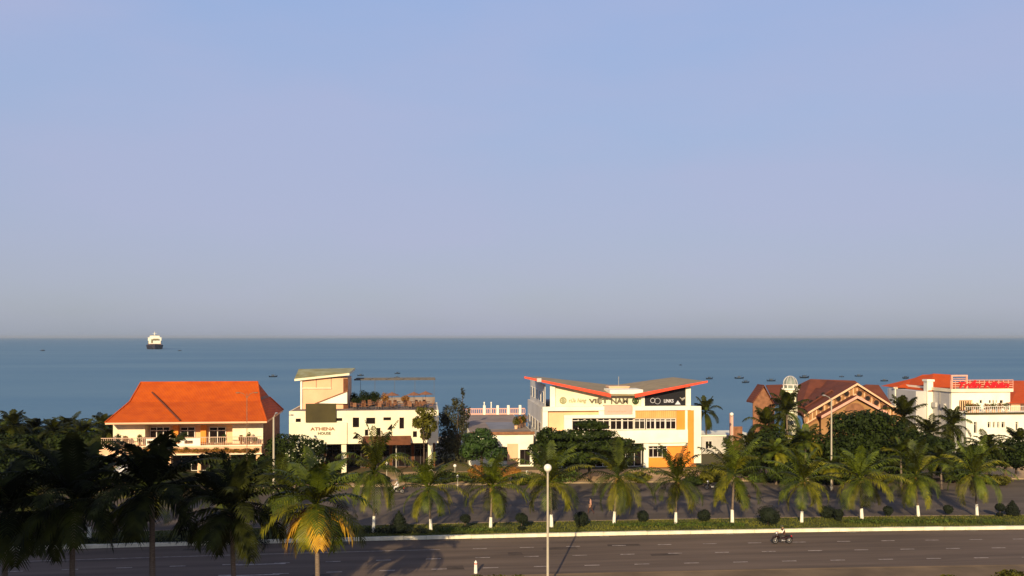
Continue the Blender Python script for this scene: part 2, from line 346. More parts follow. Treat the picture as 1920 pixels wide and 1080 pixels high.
# ---------------------------------------------------------------- setting
rnd = random.Random(7)
g = MB()
xs = [-3000, -400, -200, -120, -60, 0, 60, 120, 200, 400, 3000]
ysz = [(-300, 0), (60, 0), (140, 0), (152, -0.25), (168, -1.0), (215, -3.0)]
for x in xs:
    for y, z in ysz: g.v.append((x, y, z))
nn = len(ysz)
for i in range(len(xs) - 1):
    for j in range(nn - 1): g.f.append((i * nn + j, (i + 1) * nn + j, (i + 1) * nn + j + 1, i * nn + j + 1))
struct(g, 'ground', 'soil')
g = MB(); g.add([(-3000, 138, 0.02), (3000, 138, 0.02), (3000, 152, -0.23), (-3000, 152, -0.23), (3000, 168, -0.97), (-3000, 168, -0.97), (3000, 176, -1.3), (-3000, 176, -1.3)], [(0, 1, 2, 3), (3, 2, 4, 5), (5, 4, 6, 7)])
struct(g, 'beach', 'sand')
g = MB(); g.add([(-24000, 159, -0.6), (24000, 159, -0.6), (24000, 24000, -0.6), (-24000, 24000, -0.6)], [(0, 1, 2, 3)])
struct(g, 'sea', 'sea')
def strip(name, y0, y1, z, m, z1=None, X0=-320, X1=320, st=8, kind=True):
    g = MB(); n = int((X1 - X0) / st)
    for i in range(n + 1):
        x = X0 + (X1 - X0) * i / n; g.v.append((x, y0 + bend(x), z)); g.v.append((x, y1 + bend(x), z))
    for i in range(n): g.f.append((2 * i, 2 * i + 2, 2 * i + 3, 2 * i + 1))
    return struct(g, name, m)
def kerb_strip(name, y0, y1, z0, z1, m, X0=-320, X1=320, st=4, jit=0.0):
    g = MB(); n = int((X1 - X0) / st)
    for i in range(n):
        a, b = X0 + st * i, X0 + st * (i + 1) - (0.02 if jit else 0)
        ja = rnd.uniform(-jit, jit)
        vs = []
        for z in (z0, z1):
            vs += [(a, y0 + bend(a) + ja, z + (ja if z == z1 else 0)), (b, y0 + bend(b) + ja, z + (ja if z == z1 else 0)), (b, y1 + bend(b), z + (ja if z == z1 else 0)), (a, y1 + bend(a), z + (ja if z == z1 else 0))]
        g.add(vs, [(0, 3, 2, 1), (4, 5, 6, 7), (0, 1, 5, 4), (1, 2, 6, 5), (2, 3, 7, 6), (3, 0, 4, 7)])
    return struct(g, name, m)
strip('near_pavement', 40, 63.6, 0.12, 'paving')
kerb_strip('near_kerb', 63.6, 63.85, 0, 0.13, 'paving', st=4)
strip('near_road', 63.85, 76.2, 0.02, 'asphalt')
kerb_strip('median_kerb', 76.2, 76.55, 0, 0.30, 'kerb', st=2, jit=0.012)
strip('median', 76.55, 81.6, 0.20, 'grass')
kerb_strip('median_back_kerb', 81.6, 81.8, 0, 0.22, 'kerb2', st=4)
strip('far_road', 81.8, 103.6, 0.02, 'asphalt2')
kerb_strip('far_kerb', 103.6, 103.9, 0, 0.22, 'kerb2', st=4)
strip('parking_area', 103.9, 114, 0.12, 'parking')
# painted lane lines
lm = MB()
def dash(a, b, yc, wd=0.16):
    n = max(1, int((b - a) / 3))
    for i in range(n):
        p, q = a + (b - a) * i / n, a + (b - a) * (i + 1) / n
        lm.add([(p, yc - wd / 2 + bend(p), 0.026), (q, yc - wd / 2 + bend(q), 0.026), (q, yc + wd / 2 + bend(q), 0.026), (p, yc + wd / 2 + bend(p), 0.026)], [(0, 1, 2, 3)])
def rowX(px, py): p = gnd(px, py); return p.x
r1, r2, r3 = gnd(900, 1029), gnd(905, 1046), gnd(920, 1065)
for r, edge in ((r1, gnd(825, 1031).x + 2), (r2, -200), (r3, -200)):
    yc = r.y - bend(r.x)
    for i in range(-30, 40):
        a = r.x - 0.6 + i * 4.0
        if a < edge: continue
        dash(a, a + 1.2, yc)
dash(gnd(0, 1060).x, gnd(825, 1031).x, r1.y - bend(r1.x), 0.12)
dash(gnd(445, 1052).x, gnd(540, 1050).x, r2.y - bend(r2.x) - 0.2, 0.22); dash(gnd(430, 1070).x, gnd(530, 1068).x, r3.y - bend(r3.x) - 0.2, 0.22)
struct(lm, 'lane_markings', 'paint')
pt = MB(); rp = random.Random(8)
for i in range(9):
    x = rp.uniform(-25, 45); y = rp.uniform(65, 75) + bend(x); a, b = rp.uniform(.8, 3.2), rp.uniform(.4, 1.1)
    pt.add([(x, y, .0235), (x + a, y + rp.uniform(-.1, .1), .0235), (x + a - .1, y + b, .0235), (x + .05, y + b, .0235)], [(0, 1, 2, 3)])
struct(pt, 'road_repairs', 'repair')
dc = MB()
for i in range(-3, 5):
    x = 4 + i * 11.5; dc.add([(x, 75.6 + bend(x), .0245), (x + .9, 75.6 + bend(x), .0245), (x + .9, 76.05 + bend(x), .0245), (x, 76.05 + bend(x), .0245)], [(0, 1, 2, 3)])
struct(dc, 'drain_covers', 'steel')
# grass tufts on the median
gr = MB(); rg = random.Random(3)
for i in range(26000):
    x = rg.uniform(-60, 75); y = rg.uniform(76.6, 81.5); h = rg.uniform(0.05, 0.16) * (1.6 if rg.random() < 0.1 else 1)
    a = rg.uniform(0, math.pi); wd = rg.uniform(0.02, 0.06); dx, dy = math.cos(a) * wd, math.sin(a) * wd; yb = y + bend(x)
    gr.add([(x - dx, yb - dy, 0.2), (x + dx, yb + dy, 0.2), (x + rg.uniform(-.05, .05), yb + rg.uniform(-.05, .05), 0.2 + h)], [(0, 1, 2)])
tag(gr.build('grass', 'blade'), 'green and yellowed grass covering the median strip', 'grass', kind='stuff')

# ---------------------------------------------------------------- plants
def leaf_cloud(mb, clumps, n, size, r, flat=1.0, inner=0.55):
    """clumps: (centre, radii); many small leaf quads spread near the surface of each clump"""
    tot = sum(c[1][0] * c[1][2] for c in clumps)
    for c, rad in clumps:
        m = int(n * rad[0] * rad[2] / tot)
        for _ in range(m):
            z = r.uniform(-1, 1); t = r.uniform(0, 2 * math.pi); q = math.sqrt(1 - z * z); d = Vector((q * math.cos(t), q * math.sin(t), z))
            f = inner + (1.08 - inner) * r.random() ** 0.6
            p = Vector((c[0] + d.x * rad[0] * f, c[1] + d.y * rad[1] * f, c[2] + d.z * rad[2] * f))
            nrm = (d + Vector((r.uniform(-.8, .8), r.uniform(-.8, .8), r.uniform(-.5, .9) * flat))).normalized()
            a = nrm.orthogonal().normalized(); a.rotate(Matrix.Rotation(r.uniform(0, 6.28), 3, nrm)); b = nrm.cross(a)
            s = size * r.uniform(0.6, 1.3)
            mb.add([p - a * s, p + b * s * 0.5, p + a * s, p - b * s * 0.5], [(0, 1, 2, 3)])
def frond(mb, r, base, az, el, L, droop, lw, ll, twist=0.0, n=20):
    p = Vector(base); th = el; seg = L / 14; path = [p.copy()]; dirs = []
    for i in range(14):
        th -= droop * (0.4 + 1.5 * i / 14) / 14; az2 = az + twist * i / 14
        d = Vector((math.cos(az2) * math.cos(th), math.sin(az2) * math.cos(th), math.sin(th))); dirs.append(d); p = p + d * seg; path.append(p.copy())
    mb.tube([path[i] for i in (0, 2, 5, 8, 11, 14)], [0.055, 0.045, 0.035, 0.025, 0.016, 0.006], 4, cap=False)
    for i in range(n):
        u = 0.14 + 0.86 * (i + 0.5) / n; f = u * 14; k = min(13, int(f)); d = dirs[k]; q = path[k].lerp(path[k + 1], f - k)
        side = d.cross(Vector((0, 0, 1)));
        if side.length < 1e-3: side = Vector((1, 0, 0))
        side.normalize(); up = side.cross(d)
        l = ll * (0.55 + 0.9 * math.sin(math.pi * min(1, u * 0.92 + 0.04)) ** 0.7) * (1 if u < 0.8 else 1 - (u - 0.8) * 2.2) * r.uniform(0.85, 1.1)
        for sg in (-1, 1):
            o = (side * sg * 0.85 + d * (0.45 + 0.4 * u) + up * r.uniform(-0.05, 0.15)).normalized()
            m_ = q + o * l * 0.5 + Vector((0, 0, -0.06 * l)); e = q + o * l * 0.92 + Vector((0, 0, -0.42 * l * r.uniform(0.7, 1.3)))
            wv = d * lw * 0.5
            mb.add([q - wv * 0.7, q + wv * 0.7, m_ + wv, m_ - wv, e], [(0, 1, 2, 3), (3, 2, 4)])
def palm_meshes(seed, H, L, nf, lean, lw=0.11, ll=0.62, yellow=3, rt=0.14):
    r = random.Random(seed); lx, ly = lean
    pts = [Vector((lx * (t ** 1.6), ly * (t ** 1.6), H * t)) for t in [i / 7 for i in range(8)]]
    top = pts[-1]
    tk = MB().tube(pts, [rt * 1.7, rt * 1.1] + [rt * (1 - 0.05 * i) for i in range(6)], 9)
    wb = MB().tube([(0, 0, 0), (0, 0, 0.12), (lx * 0.03, ly * 0.03, 1.0)], [rt * 1.78, rt * 1.6, rt * 1.25], 9)
    cr = MB(); yl = MB(); nut = MB(); fmi = []
    for i in range(nf):
        u = i / (nf - 1); az = i * 2.39996 + r.uniform(-.2, .2); el = R(86) - u * R(100) + r.uniform(-.2, .2)
        frond(cr, r, top + Vector((0, 0, 0.05)), az, el, L * r.uniform(0.85, 1.08) * (0.8 + 0.25 * math.sin(u * 3.1)), R(26) + u * R(66) + r.uniform(-.2, .5), lw, ll, r.uniform(-.25, .25))
        fmi += [r.choice((0, 0, 1, 2) if u > .35 else (0, 1, 1, 0))] * (len(cr.f) - len(fmi))
    cr.fmi = fmi
    for i in range(yellow):
        az = r.uniform(0, 6.28); frond(yl, r, top, az, R(-12) - r.random() * 0.5, L * 0.8, R(60), lw, ll * 0.9)
    for i in range(9):
        a = r.uniform(0, 6.28); nut.ball(top + Vector((math.cos(a) * 0.15, math.sin(a) * 0.15, -0.1 - r.random() * 0.3)), 0.12, 8, 5)
    cr.tube([top - Vector((0, 0, 0.1)), top + Vector((0, 0, 0.6))], [rt * 1.1, rt * 0.3], 7)
    return tk, wb, cr, yl, nut
def palm_proto(seed, H, L, nf, lean, leaf='palm', white=True, yellow=3, lw=0.11, ll=0.62, rt=0.14, nuts=True, dry='palmy', dryname='lower_fronds'):
    tk, wb, cr, yl, nut = palm_meshes(seed, H, L, nf, lean, lw, ll, yellow, rt)
    root = empty('coconut_palm')
    t = tk.build('trunk', 'bark', root, smooth=True)
    if white: wb.build('limewashed_base', 'limewash', root, smooth=True)
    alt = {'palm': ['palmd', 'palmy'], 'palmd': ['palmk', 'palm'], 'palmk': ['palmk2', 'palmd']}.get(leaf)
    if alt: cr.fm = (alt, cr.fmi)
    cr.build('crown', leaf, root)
    if yellow: yl.build(dryname, dry, root)
    if nuts: nut.build('coconuts', 'nut', root, smooth=True)
    return root
def place(proto, used, loc, rz=0, sc=1.0, label=None, group=None, cat=None):
    o = proto if proto.name not in used else copy_tree(proto)
    used.add(proto.name); o.location = loc; o.rotation_euler = (0, 0, rz); o.scale = (sc, sc, sc) if not hasattr(sc, '__len__') else sc
    return tag(o, label, cat, group)
used = set()
# --- median palms
MP = [palm_proto(11 + i, 3.6, 3.95, 25, l, yellow=yl_, leaf=lf, rt=0.10) for i, (l, lf, yl_) in enumerate([((0.15, 0), 'palm', 2), ((-0.1, 0.1), 'palm', 4), ((0.05, -0.1), 'palm', 2), ((-0.25, 0), 'palm', 3)])]
GM = 'coconut palms in a row on the median'
med = [(55, 1016, 965, 1.0, 'coconut palm at the shaded far left end of the median row'),
 (167, 1013, 935, 1.0, 'coconut palm in shade on the median, second from the left picture edge'),
 (283, 1010, 935, 1.0, 'median coconut palm in shade straight behind the tallest roadside palm'),
 (425, 1008, 935, 1.0, 'shaded median palm behind the roadside palm nearest the big yellowing one'),
 (541, 1006, 925, 1.0, 'median palm with limewashed foot just left of the big yellowing palm'),
 (700, 1002, 895, 1.08, 'median palm just right behind the big palm with orange fronds'),
 (808, 998, 915, 1.0, 'median palm right of the dark conical bush, with orange-yellow dry lower fronds'),
 (920, 995, 918, 1.0, 'median palm with dark slender trunk, first left of the globe lamp post'),
 (1034, 992, 905, 1.05, 'median palm whose trunk hides behind the globe lamp post'),
 (1151, 987, 903, 1.0, 'median palm first right of the globe lamp post'),
 (1267, 986, 900, 1.05, 'median palm in front of the orange lower wall, long fronds hanging low'),
 (1373, 984, 895, 1.1, 'median palm left of the biggest dark round bush, tall upright fronds'),
 (1503, 983, 905, 1.05, 'median palm right above the passing motorcycle, right of the big round bush'),
 (1616, 977, 905, 1.0, 'median palm third from the right end of the row'),
 (1722, 972, 890, 1.05, 'median palm with yellow-green hanging frond, second from the right end of the row'),
 (1832, 970, 892, 1.0, 'rightmost palm of the median row, beside the pointed bush')]
for i, (px, py, pc, sc, lb) in enumerate(med):
    p = gnd(px, py); D = CH * FP / (py - HY); h = (py - pc) * D / FP / 3.6
    pr = MP[(i * 3 + (i // 4)) % 4]
    o = place(pr, used, (p.x, p.y, 0.18), (i * 1.9) % 6.28, (sc * (0.92, 1.08, 1.0, 1.12, 0.96)[i % 5], sc * (1.0, 1.1, 0.95)[i % 3], max(0.85, h * (0.98, 1.04, 0.93, 1.0)[i % 4])), lb, GM, 'palm tree')
    o.rotation_euler = (R((0, 2.5, -2, 1, -3.5)[i % 5]), R((1.5, -2.5, 0, 3)[i % 4]), (i * 1.9) % 6.28)
# --- tall roadside palms
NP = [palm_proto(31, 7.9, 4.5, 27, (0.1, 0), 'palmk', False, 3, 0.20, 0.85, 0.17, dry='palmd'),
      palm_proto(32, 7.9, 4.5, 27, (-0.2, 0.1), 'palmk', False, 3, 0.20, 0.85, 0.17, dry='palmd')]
GN = 'tall coconut palms along the near roadside'
for i, (px, pc, sc, lb) in enumerate([(8, 968, 1.0, 'tall dark roadside palm cut by the left picture edge'), (135, 942, 1.0, 'tall dark roadside palm, second from the left edge'),
      (286, 925, 1.08, 'tallest dark roadside palm, in front of the orange-roofed house'), (440, 962, 0.92, 'dark roadside palm just left of the yellowing one')]):
    D = dD(px, 53); p = at(px, D); h = zat(pc, D)
    place(NP[i % 2], used, (p.x, p.y, 0.12), i * 2.1 + 0.5, (sc * 1.02, sc * 1.02, h / 7.9), lb, GN, 'palm tree')
big = palm_proto(37, 7.6, 4.2, 24, (-0.15, 0), 'palm', False, 9, 0.16, 0.78, 0.16, dry='dry', dryname='dry_fronds')
p = at(597, dD(597, 53)); place(big, used, (p.x, p.y, 0.12), 0.4, (1, 1, 1), 'big sunlit roadside palm with drooping orange dry fronds', GN, 'palm tree')
# --- palms beyond the far road
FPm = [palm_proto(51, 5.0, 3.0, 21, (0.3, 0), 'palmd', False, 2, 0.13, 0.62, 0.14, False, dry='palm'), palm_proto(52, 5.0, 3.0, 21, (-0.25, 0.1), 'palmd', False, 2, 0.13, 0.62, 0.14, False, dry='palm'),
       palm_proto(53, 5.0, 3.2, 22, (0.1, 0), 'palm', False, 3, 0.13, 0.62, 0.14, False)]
GL = 'palms massed at the left beyond the road'; GRr = 'palms in front of the villas at the right'
LBL = 'coconut palm in the dark grove left of the orange-roofed house'
far = []
rl = random.Random(5)
for i, (px, pc, D) in enumerate([(-20, 815, 124), (25, 800, 120), (62, 805, 126), (98, 812, 118), (132, 800, 128), (160, 812, 120), (190, 800, 126), (205, 822, 118),
      (15, 850, 110), (75, 858, 108), (125, 855, 112), (178, 868, 107)]):
    far.append((px, pc, D, FPm[i % 2], LBL, GL))
for i, (px, pc, D) in enumerate([(45, 905, 96), (112, 900, 98), (190, 905, 97), (268, 912, 98), (345, 905, 97), (395, 895, 99), (-5, 900, 98), (470, 895, 100)]):
    far.append((px, pc, D, FPm[i % 2], 'palm on the far verge in front of the orange-roofed house and the dark grove', 'palms on the far verge at the left'))
rt_ = [(1325, 775, 132, 1, 'lone palm rising behind the right end of the red-winged building', None, 0.9),
 (1478, 775, 112, 0, 'tall palm in front of the domed turret', GRr, 1.1), (1432, 800, 112, 1, 'dark palm left of the turret palm, by the globe lamp', GRr, 1),
 (1405, 835, 110, 0, 'dark palm low at the left end of the villa palms', GRr, 1), (1510, 830, 106, 2, 'olive palm below the double gable, right of the turret', GRr, 1),
 (1455, 850, 104, 2, 'sunlit palm low in front of the turret palm', GRr, 0.9), (1692, 785, 112, 1, 'tall palm at the left corner of the white villa', GRr, 1.15),
 (1745, 815, 110, 0, 'dark palm before the shaded side wall of the white villa', GRr, 1), (1790, 800, 112, 1, 'palm before the lower terrace corner of the white villa', GRr, 0.9),
 (1850, 838, 106, 0, 'dark palm under the row of narrow windows', GRr, 1), (1905, 830, 108, 1, 'dark palm at the right picture edge before the white villa', GRr, 1),
 (1690, 850, 102, 2, 'yellow-green palm between the big dark tree and the white villa', GRr, 0.9), (1560, 875, 100, 2, 'low palm at the foot of the tall bare lamp pole', GRr, 0.8),
 (1765, 862, 101, 2, 'low yellow-green palm behind the second median palm from the right', GRr, 0.85)]
for k, (px, pc, D, pr, lb, gp) in enumerate(far):
    p = at(px, D); h = zat(pc, D); s = rl.uniform(0.95, 1.15)
    place(pr, used, (p.x, p.y, 0), rl.uniform(0, 6.28), (s, s, max(0.35, h / 5.0)), lb, gp, 'palm tree')
for k, (px, pc, D, v, lb, gp, s) in enumerate(rt_):
    p = at(px, D); h = zat(pc, D)
    place(FPm[v], used, (p.x, p.y, 0), rl.uniform(0, 6.28), (s, s, max(0.35, h / 5.0)), lb, gp, 'palm tree')
# --- leafy trees: (clumps given as photo x, photo y, radius in m)
def tree(name, label, px, D, clumps, leaf, n=5000, size=0.22, seed=1, cat='tree', trunk_r=0.18, spread=1.0, group=None, blossoms=0, flat=1.0, limbs=True):
    base = at(px, D); r = random.Random(seed); root = empty(name, (base.x, base.y, 0), 0, label, cat, group)
    cs = []
    for (x, y, rx, rz) in clumps:
        q = at(x, D + r.uniform(-1, 1) * spread, zat(y, D)); cs.append((q, (rx, rx * 0.9, rz)))
    tk = MB(); lo = min(c[0].z for c in cs); fork = Vector((base.x, base.y, max(0.5, lo * 0.7)))
    tk.tube([(base.x, base.y, 0), tuple(fork)], [trunk_r * 1.3, trunk_r], 8)
    for c, _ in cs:
        mid = fork.lerp(c, 0.5) + Vector((r.uniform(-.3, .3), r.uniform(-.3, .3), 0.2)); tk.tube([fork, mid, c], [trunk_r * 0.7, trunk_r * 0.4, trunk_r * 0.15], 5)
    tk.build('trunk', 'bark2', root, smooth=True)
    cm = MB(); small = []
    for c, rad in cs:
        small.append((c, rad))
        for _ in range(5):
            t = r.uniform(0, 6.28); z = r.uniform(-.6, .9)
            small.append((c + Vector((math.cos(t) * rad[0] * 0.8, math.sin(t) * rad[1] * 0.8, z * rad[2] * 0.8)), (rad[0] * 0.45, rad[1] * 0.45, rad[2] * 0.45)))
    leaf_cloud(cm, small, n, size, r, flat); cm.build('crown', leaf, root)
    if blossoms:
        bm = MB(); leaf_cloud(bm, cs, blossoms, size * 0.7, r, inner=0.95); bm.build('blossoms', 'blossom', root)
    return root
tree('casuarina_tree', 'dark feathery casuarina with a thin pointed top beside the cream cafe', 856, 124, [(850, 785, 1.5, 1.8), (850, 810, 2.1, 2.4), (845, 845, 2.3, 2.2), (860, 760, 0.8, 1.1), (868, 737, 0.28, 0.8), (872, 775, 0.7, 1.1)], 'leafc', 8000, 0.16, 2, trunk_r=0.2)
tree('broadleaf_tree', 'round bright green broadleaf tree in front of the low white entrance building', 903, 112, [(903, 828, 2.1, 1.4), (885, 845, 1.6, 1.2), (925, 848, 1.5, 1.1), (908, 812, 1.0, 0.6)], 'leafg', 6000, 0.22, 3)
tree('almond_tree', 'spreading tropical almond tree with flat dark tiers before the red-winged building', 1105, 107,
     [(1108, 795, 2.0, 0.5), (1090, 812, 3.4, 0.6), (1110, 828, 4.6, 0.65), (1150, 838, 3.2, 0.5), (1095, 850, 4.2, 0.6), (1080, 865, 3.0, 0.5)], 'leafd', 11000, 0.24, 4, spread=2.0)
tree('leafy_tree', 'dark rounded tree at the left corner of the red-winged building', 1030, 108, [(1032, 818, 1.5, 1.0), (1045, 838, 2.1, 1.3), (1018, 845, 1.6, 1.0), (1028, 862, 2.0, 0.8)], 'leafd', 5500, 0.22, 5)
tree('large_dark_tree', 'very large dark tree right below the double gabled brown villa', 1620, 106, [(1605, 812, 3.4, 2.6), (1650, 815, 3.2, 2.4), (1590, 850, 3.2, 2.4), (1640, 850, 3.8, 2.6), (1625, 788, 2.4, 1.4)], 'leafd', 13000, 0.24, 6, trunk_r=0.3)
tree('frangipani_tree', 'pale-flowered tree in front of the left part of the cream cafe', 578, 107, [(565, 830, 1.3, 1.0), (590, 838, 1.5, 1.1), (578, 862, 2.0, 1.2), (552, 855, 1.2, 0.9)], 'leafd', 3600, 0.22, 7, blossoms=420)
tree('dark_tree', 'dark tree filling the gap between the orange-roofed house and the cream cafe', 535, 111, [(530, 835, 1.8, 1.6), (520, 870, 2.0, 1.8), (540, 895, 2.0, 1.4)], 'leafd', 6000, 0.22, 8)
tree('climbing_plant', 'thin yellow-green tree climbing up the right end of the cream cafe', 795, 110, [(800, 775, 1.2, 0.8), (788, 792, 0.9, 0.9), (806, 795, 0.8, 1.0), (798, 815, 0.6, 0.8)], 'leafo', 1700, 0.2, 9, trunk_r=0.08)
tree('leafy_tree', 'dark tree before the lower floor of the white villa, left of its windows', 1725, 108, [(1722, 835, 2.4, 1.7), (1750, 850, 2.2, 1.5)], 'leafd', 6000, 0.22, 10)
tree('leafy_tree', 'dark tree at the right picture edge below the white villa', 1885, 106, [(1880, 850, 2.6, 1.6), (1915, 855, 2.4, 1.6), (1850, 862, 2.0, 1.2)], 'leafd', 6500, 0.22, 11)
tree('leafy_tree', 'dark tree behind the palms in front of the turret', 1455, 109, [(1450, 830, 2.6, 1.9), (1490, 850, 2.6, 1.6), (1420, 860, 2.0, 1.2)], 'leafd', 7000, 0.22, 12)
tree('leafy_tree', 'round dark tree by the car park, just left of the dark motorbike spot', 1343, 103, [(1343, 885, 1.6, 1.2), (1330, 895, 1.2, 0.8)], 'leafo', 3500, 0.2, 13)
GB = 'dark trees behind the roadside palms at the left'
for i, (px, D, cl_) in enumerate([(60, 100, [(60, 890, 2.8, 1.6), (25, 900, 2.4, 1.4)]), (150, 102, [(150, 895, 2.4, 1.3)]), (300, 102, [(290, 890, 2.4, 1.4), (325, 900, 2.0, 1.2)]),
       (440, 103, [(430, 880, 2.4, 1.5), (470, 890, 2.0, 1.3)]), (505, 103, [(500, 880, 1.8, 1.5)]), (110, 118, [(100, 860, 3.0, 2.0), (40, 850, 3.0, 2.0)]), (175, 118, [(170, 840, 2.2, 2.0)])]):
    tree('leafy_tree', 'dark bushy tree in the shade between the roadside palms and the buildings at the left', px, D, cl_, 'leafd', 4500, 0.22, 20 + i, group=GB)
tree('rust_shrub', 'rust-brown shrub left of the palm by the low entrance', 893, 104, [(893, 882, 1.0, 0.8)], 'leafr', 1500, 0.16, 31, cat='shrub', trunk_r=0.06)
tree('rust_shrub', 'rust-brown shrub in front of the white doorway', 955, 105, [(955, 882, 1.3, 0.6)], 'leafr', 1500, 0.16, 32, cat='shrub', trunk_r=0.06)
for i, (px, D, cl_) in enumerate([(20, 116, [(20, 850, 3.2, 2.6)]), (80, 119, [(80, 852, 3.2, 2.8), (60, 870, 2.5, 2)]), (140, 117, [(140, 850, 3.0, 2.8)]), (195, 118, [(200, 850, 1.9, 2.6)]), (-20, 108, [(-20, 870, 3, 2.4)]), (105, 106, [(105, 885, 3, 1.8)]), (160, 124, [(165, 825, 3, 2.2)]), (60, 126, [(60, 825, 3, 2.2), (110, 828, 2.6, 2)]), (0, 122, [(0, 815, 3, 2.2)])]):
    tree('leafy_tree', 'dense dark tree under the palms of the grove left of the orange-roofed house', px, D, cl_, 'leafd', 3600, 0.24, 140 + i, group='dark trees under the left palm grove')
for i, (px, D, cl_) in enumerate([(1520, 108, [(1520, 838, 2.0, 2.4), (1535, 860, 2.2, 1.8)]), (1400, 107, [(1398, 868, 1.9, 1.5)]), (1565, 104, [(1565, 885, 1.8, 1.2)]), (1690, 105, [(1690, 868, 2.2, 1.6)]), (1790, 105, [(1785, 872, 2.4, 1.5)]), (1835, 107, [(1830, 858, 1.9, 1.6)]), (1475, 104, [(1475, 882, 1.9, 1.2)]), (1745, 107, [(1750, 845, 1.8, 1.8)])]):
    tree('leafy_tree', 'dark leafy tree in the dense green belt before the villas at the right', px, D, cl_, 'leafd', 3600, 0.23, 160 + i, group='dark trees before the villas')
for i, (px, py, lb) in enumerate([(925, 1076, 'yellow-green treetop poking up at the bottom edge beside the white bollard'), (1775, 1076, 'yellow-green treetop at the bottom edge near the right corner'), (1905, 1070, 'green treetop in the bottom right corner')]):
    D = 48; tree('small_tree', lb, px, D, [(px, py + 22, 1.2, 0.5), (px + 30, py + 28, 0.9, 0.4), (px - 28, py + 30, 0.7, 0.35)], 'leafo', 2600, 0.13, 40 + i, trunk_r=0.08)
rh = random.Random(9)
VS = 'low mixed shrub along the far verge behind the median palms'
for i, px in enumerate([545, 585, 560, 620, 640, 668, 690, 715, 775, 800, 835, 880, 940, 975, 850, 905, 1010, 1060, 1195, 1300, 1420, 1475, 1540, 1600, 1655, 1720, 1800, 1870]):
    D = rh.uniform(104.5, 106.5); y0 = HY + CH * FP / D
    tree('verge_shrub', VS, px, D, [(px, y0 - 9, rh.uniform(.9, 1.7), rh.uniform(.4, .9)), (px + rh.uniform(-14, 14), y0 - 7, .8, .5)], ['leafo', 'leafd', 'hedge'][i % 3], 1500, 0.15, 60 + i, cat='shrub', trunk_r=0.05, group='shrubs along the far verge')
# hedges and clipped bushes on the median
def hedge(x0px, x1px, py, label, seed, h=0.45, leaf='hedge'):
    a, b = gnd(x0px, py), gnd(x1px, py); r = random.Random(seed); root = empty('low_hedge', ((a.x + b.x) / 2, (a.y + b.y) / 2, 0.2), 0, label, 'hedge', 'low hedges on the median')
    cs = []; n = int((b - a).length / 0.5)
    for i in range(n):
        q = a.lerp(b, i / max(1, n - 1)); cs.append((Vector((q.x, q.y + r.uniform(-.15, .15) + bend(q.x) * 0, 0.2 + h * 0.4)), (0.4, 0.42, h * r.uniform(.5, .7))))
    m = MB(); leaf_cloud(m, cs, n * 130, 0.07, r, inner=0.5); m.build('foliage', leaf, root)
    s = MB()
    for c, _ in cs[::3]: s.tube([(c.x, c.y, 0.19), (c.x, c.y, 0.4)], 0.02, 4)
    s.build('stems', 'bark2', root)
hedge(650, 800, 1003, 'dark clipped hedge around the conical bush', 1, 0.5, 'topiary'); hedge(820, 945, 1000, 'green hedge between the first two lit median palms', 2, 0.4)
hedge(1150, 1390, 990, 'long green hedge right of the globe lamp post', 3, 0.35); hedge(1590, 1880, 984, 'longest hedge at the right end of the median', 4, 0.38)
hedge(130, 500, 1022, 'shaded hedge on the median at the left', 5, 0.5, 'topiary')
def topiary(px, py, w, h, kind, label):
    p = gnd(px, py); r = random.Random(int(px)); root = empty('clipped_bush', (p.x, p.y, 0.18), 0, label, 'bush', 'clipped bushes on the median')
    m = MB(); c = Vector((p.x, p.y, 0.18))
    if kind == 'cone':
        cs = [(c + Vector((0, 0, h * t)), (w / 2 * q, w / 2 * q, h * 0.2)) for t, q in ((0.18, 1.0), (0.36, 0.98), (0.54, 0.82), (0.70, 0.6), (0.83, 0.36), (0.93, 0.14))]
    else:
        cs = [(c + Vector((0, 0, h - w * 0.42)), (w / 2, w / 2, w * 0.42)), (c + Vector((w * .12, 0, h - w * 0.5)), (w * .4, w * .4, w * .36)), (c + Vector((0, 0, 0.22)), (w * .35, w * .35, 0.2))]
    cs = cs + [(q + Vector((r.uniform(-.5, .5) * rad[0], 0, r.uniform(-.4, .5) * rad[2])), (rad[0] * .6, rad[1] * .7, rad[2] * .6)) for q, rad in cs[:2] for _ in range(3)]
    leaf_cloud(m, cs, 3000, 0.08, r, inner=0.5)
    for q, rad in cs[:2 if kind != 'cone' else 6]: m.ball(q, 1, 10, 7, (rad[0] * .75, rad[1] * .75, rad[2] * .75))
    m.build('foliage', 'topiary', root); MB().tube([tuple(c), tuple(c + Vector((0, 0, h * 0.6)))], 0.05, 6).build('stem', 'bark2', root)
for a in [(748, 1003, 1.7, 1.9, 'cone', 'big near-black conical bush left of the first lit median palm'),
 (872, 997, 0.95, 1.45, 'ball', 'small clipped bush between the first two lit median palms'),
 (978, 998, 1.1, 1.6, 'ball', 'clipped round bush nearest left of the globe lamp post'), (1089, 991, 1.35, 1.4, 'ball', 'clipped round bush nearest right of the globe lamp post'),
 (1205, 982, 1.1, 1.1, 'ball', 'second clipped bush right of the globe lamp post'), (1320, 981, 1.2, 1.15, 'ball', 'third clipped bush right of the globe lamp post, left of the biggest one'),
 (1440, 988, 2.1, 1.9, 'ball', 'biggest round dark bush, left above the motorcycle rider'), (1552, 974, 1.5, 1.2, 'ball', 'wide clipped bush of the leaning pair right of the motorcycle rider'),
 (1572, 980, 0.9, 1.1, 'ball', 'small clipped bush touching the wide one right of the motorcycle rider'), (1665, 971, 0.9, 1.0, 'ball', 'small clipped bush between the third and second palms from the right'),
 (1778, 967, 0.9, 0.9, 'ball', 'small clipped bush between the last two palms at the right'), (1875, 972, 0.9, 1.3, 'ball', 'narrow clipped bush left of the pointed bush'),
 (1898, 970, 1.4, 1.4, 'cone', 'pointed clipped bush at the right end of the median')]: topiary(*a)

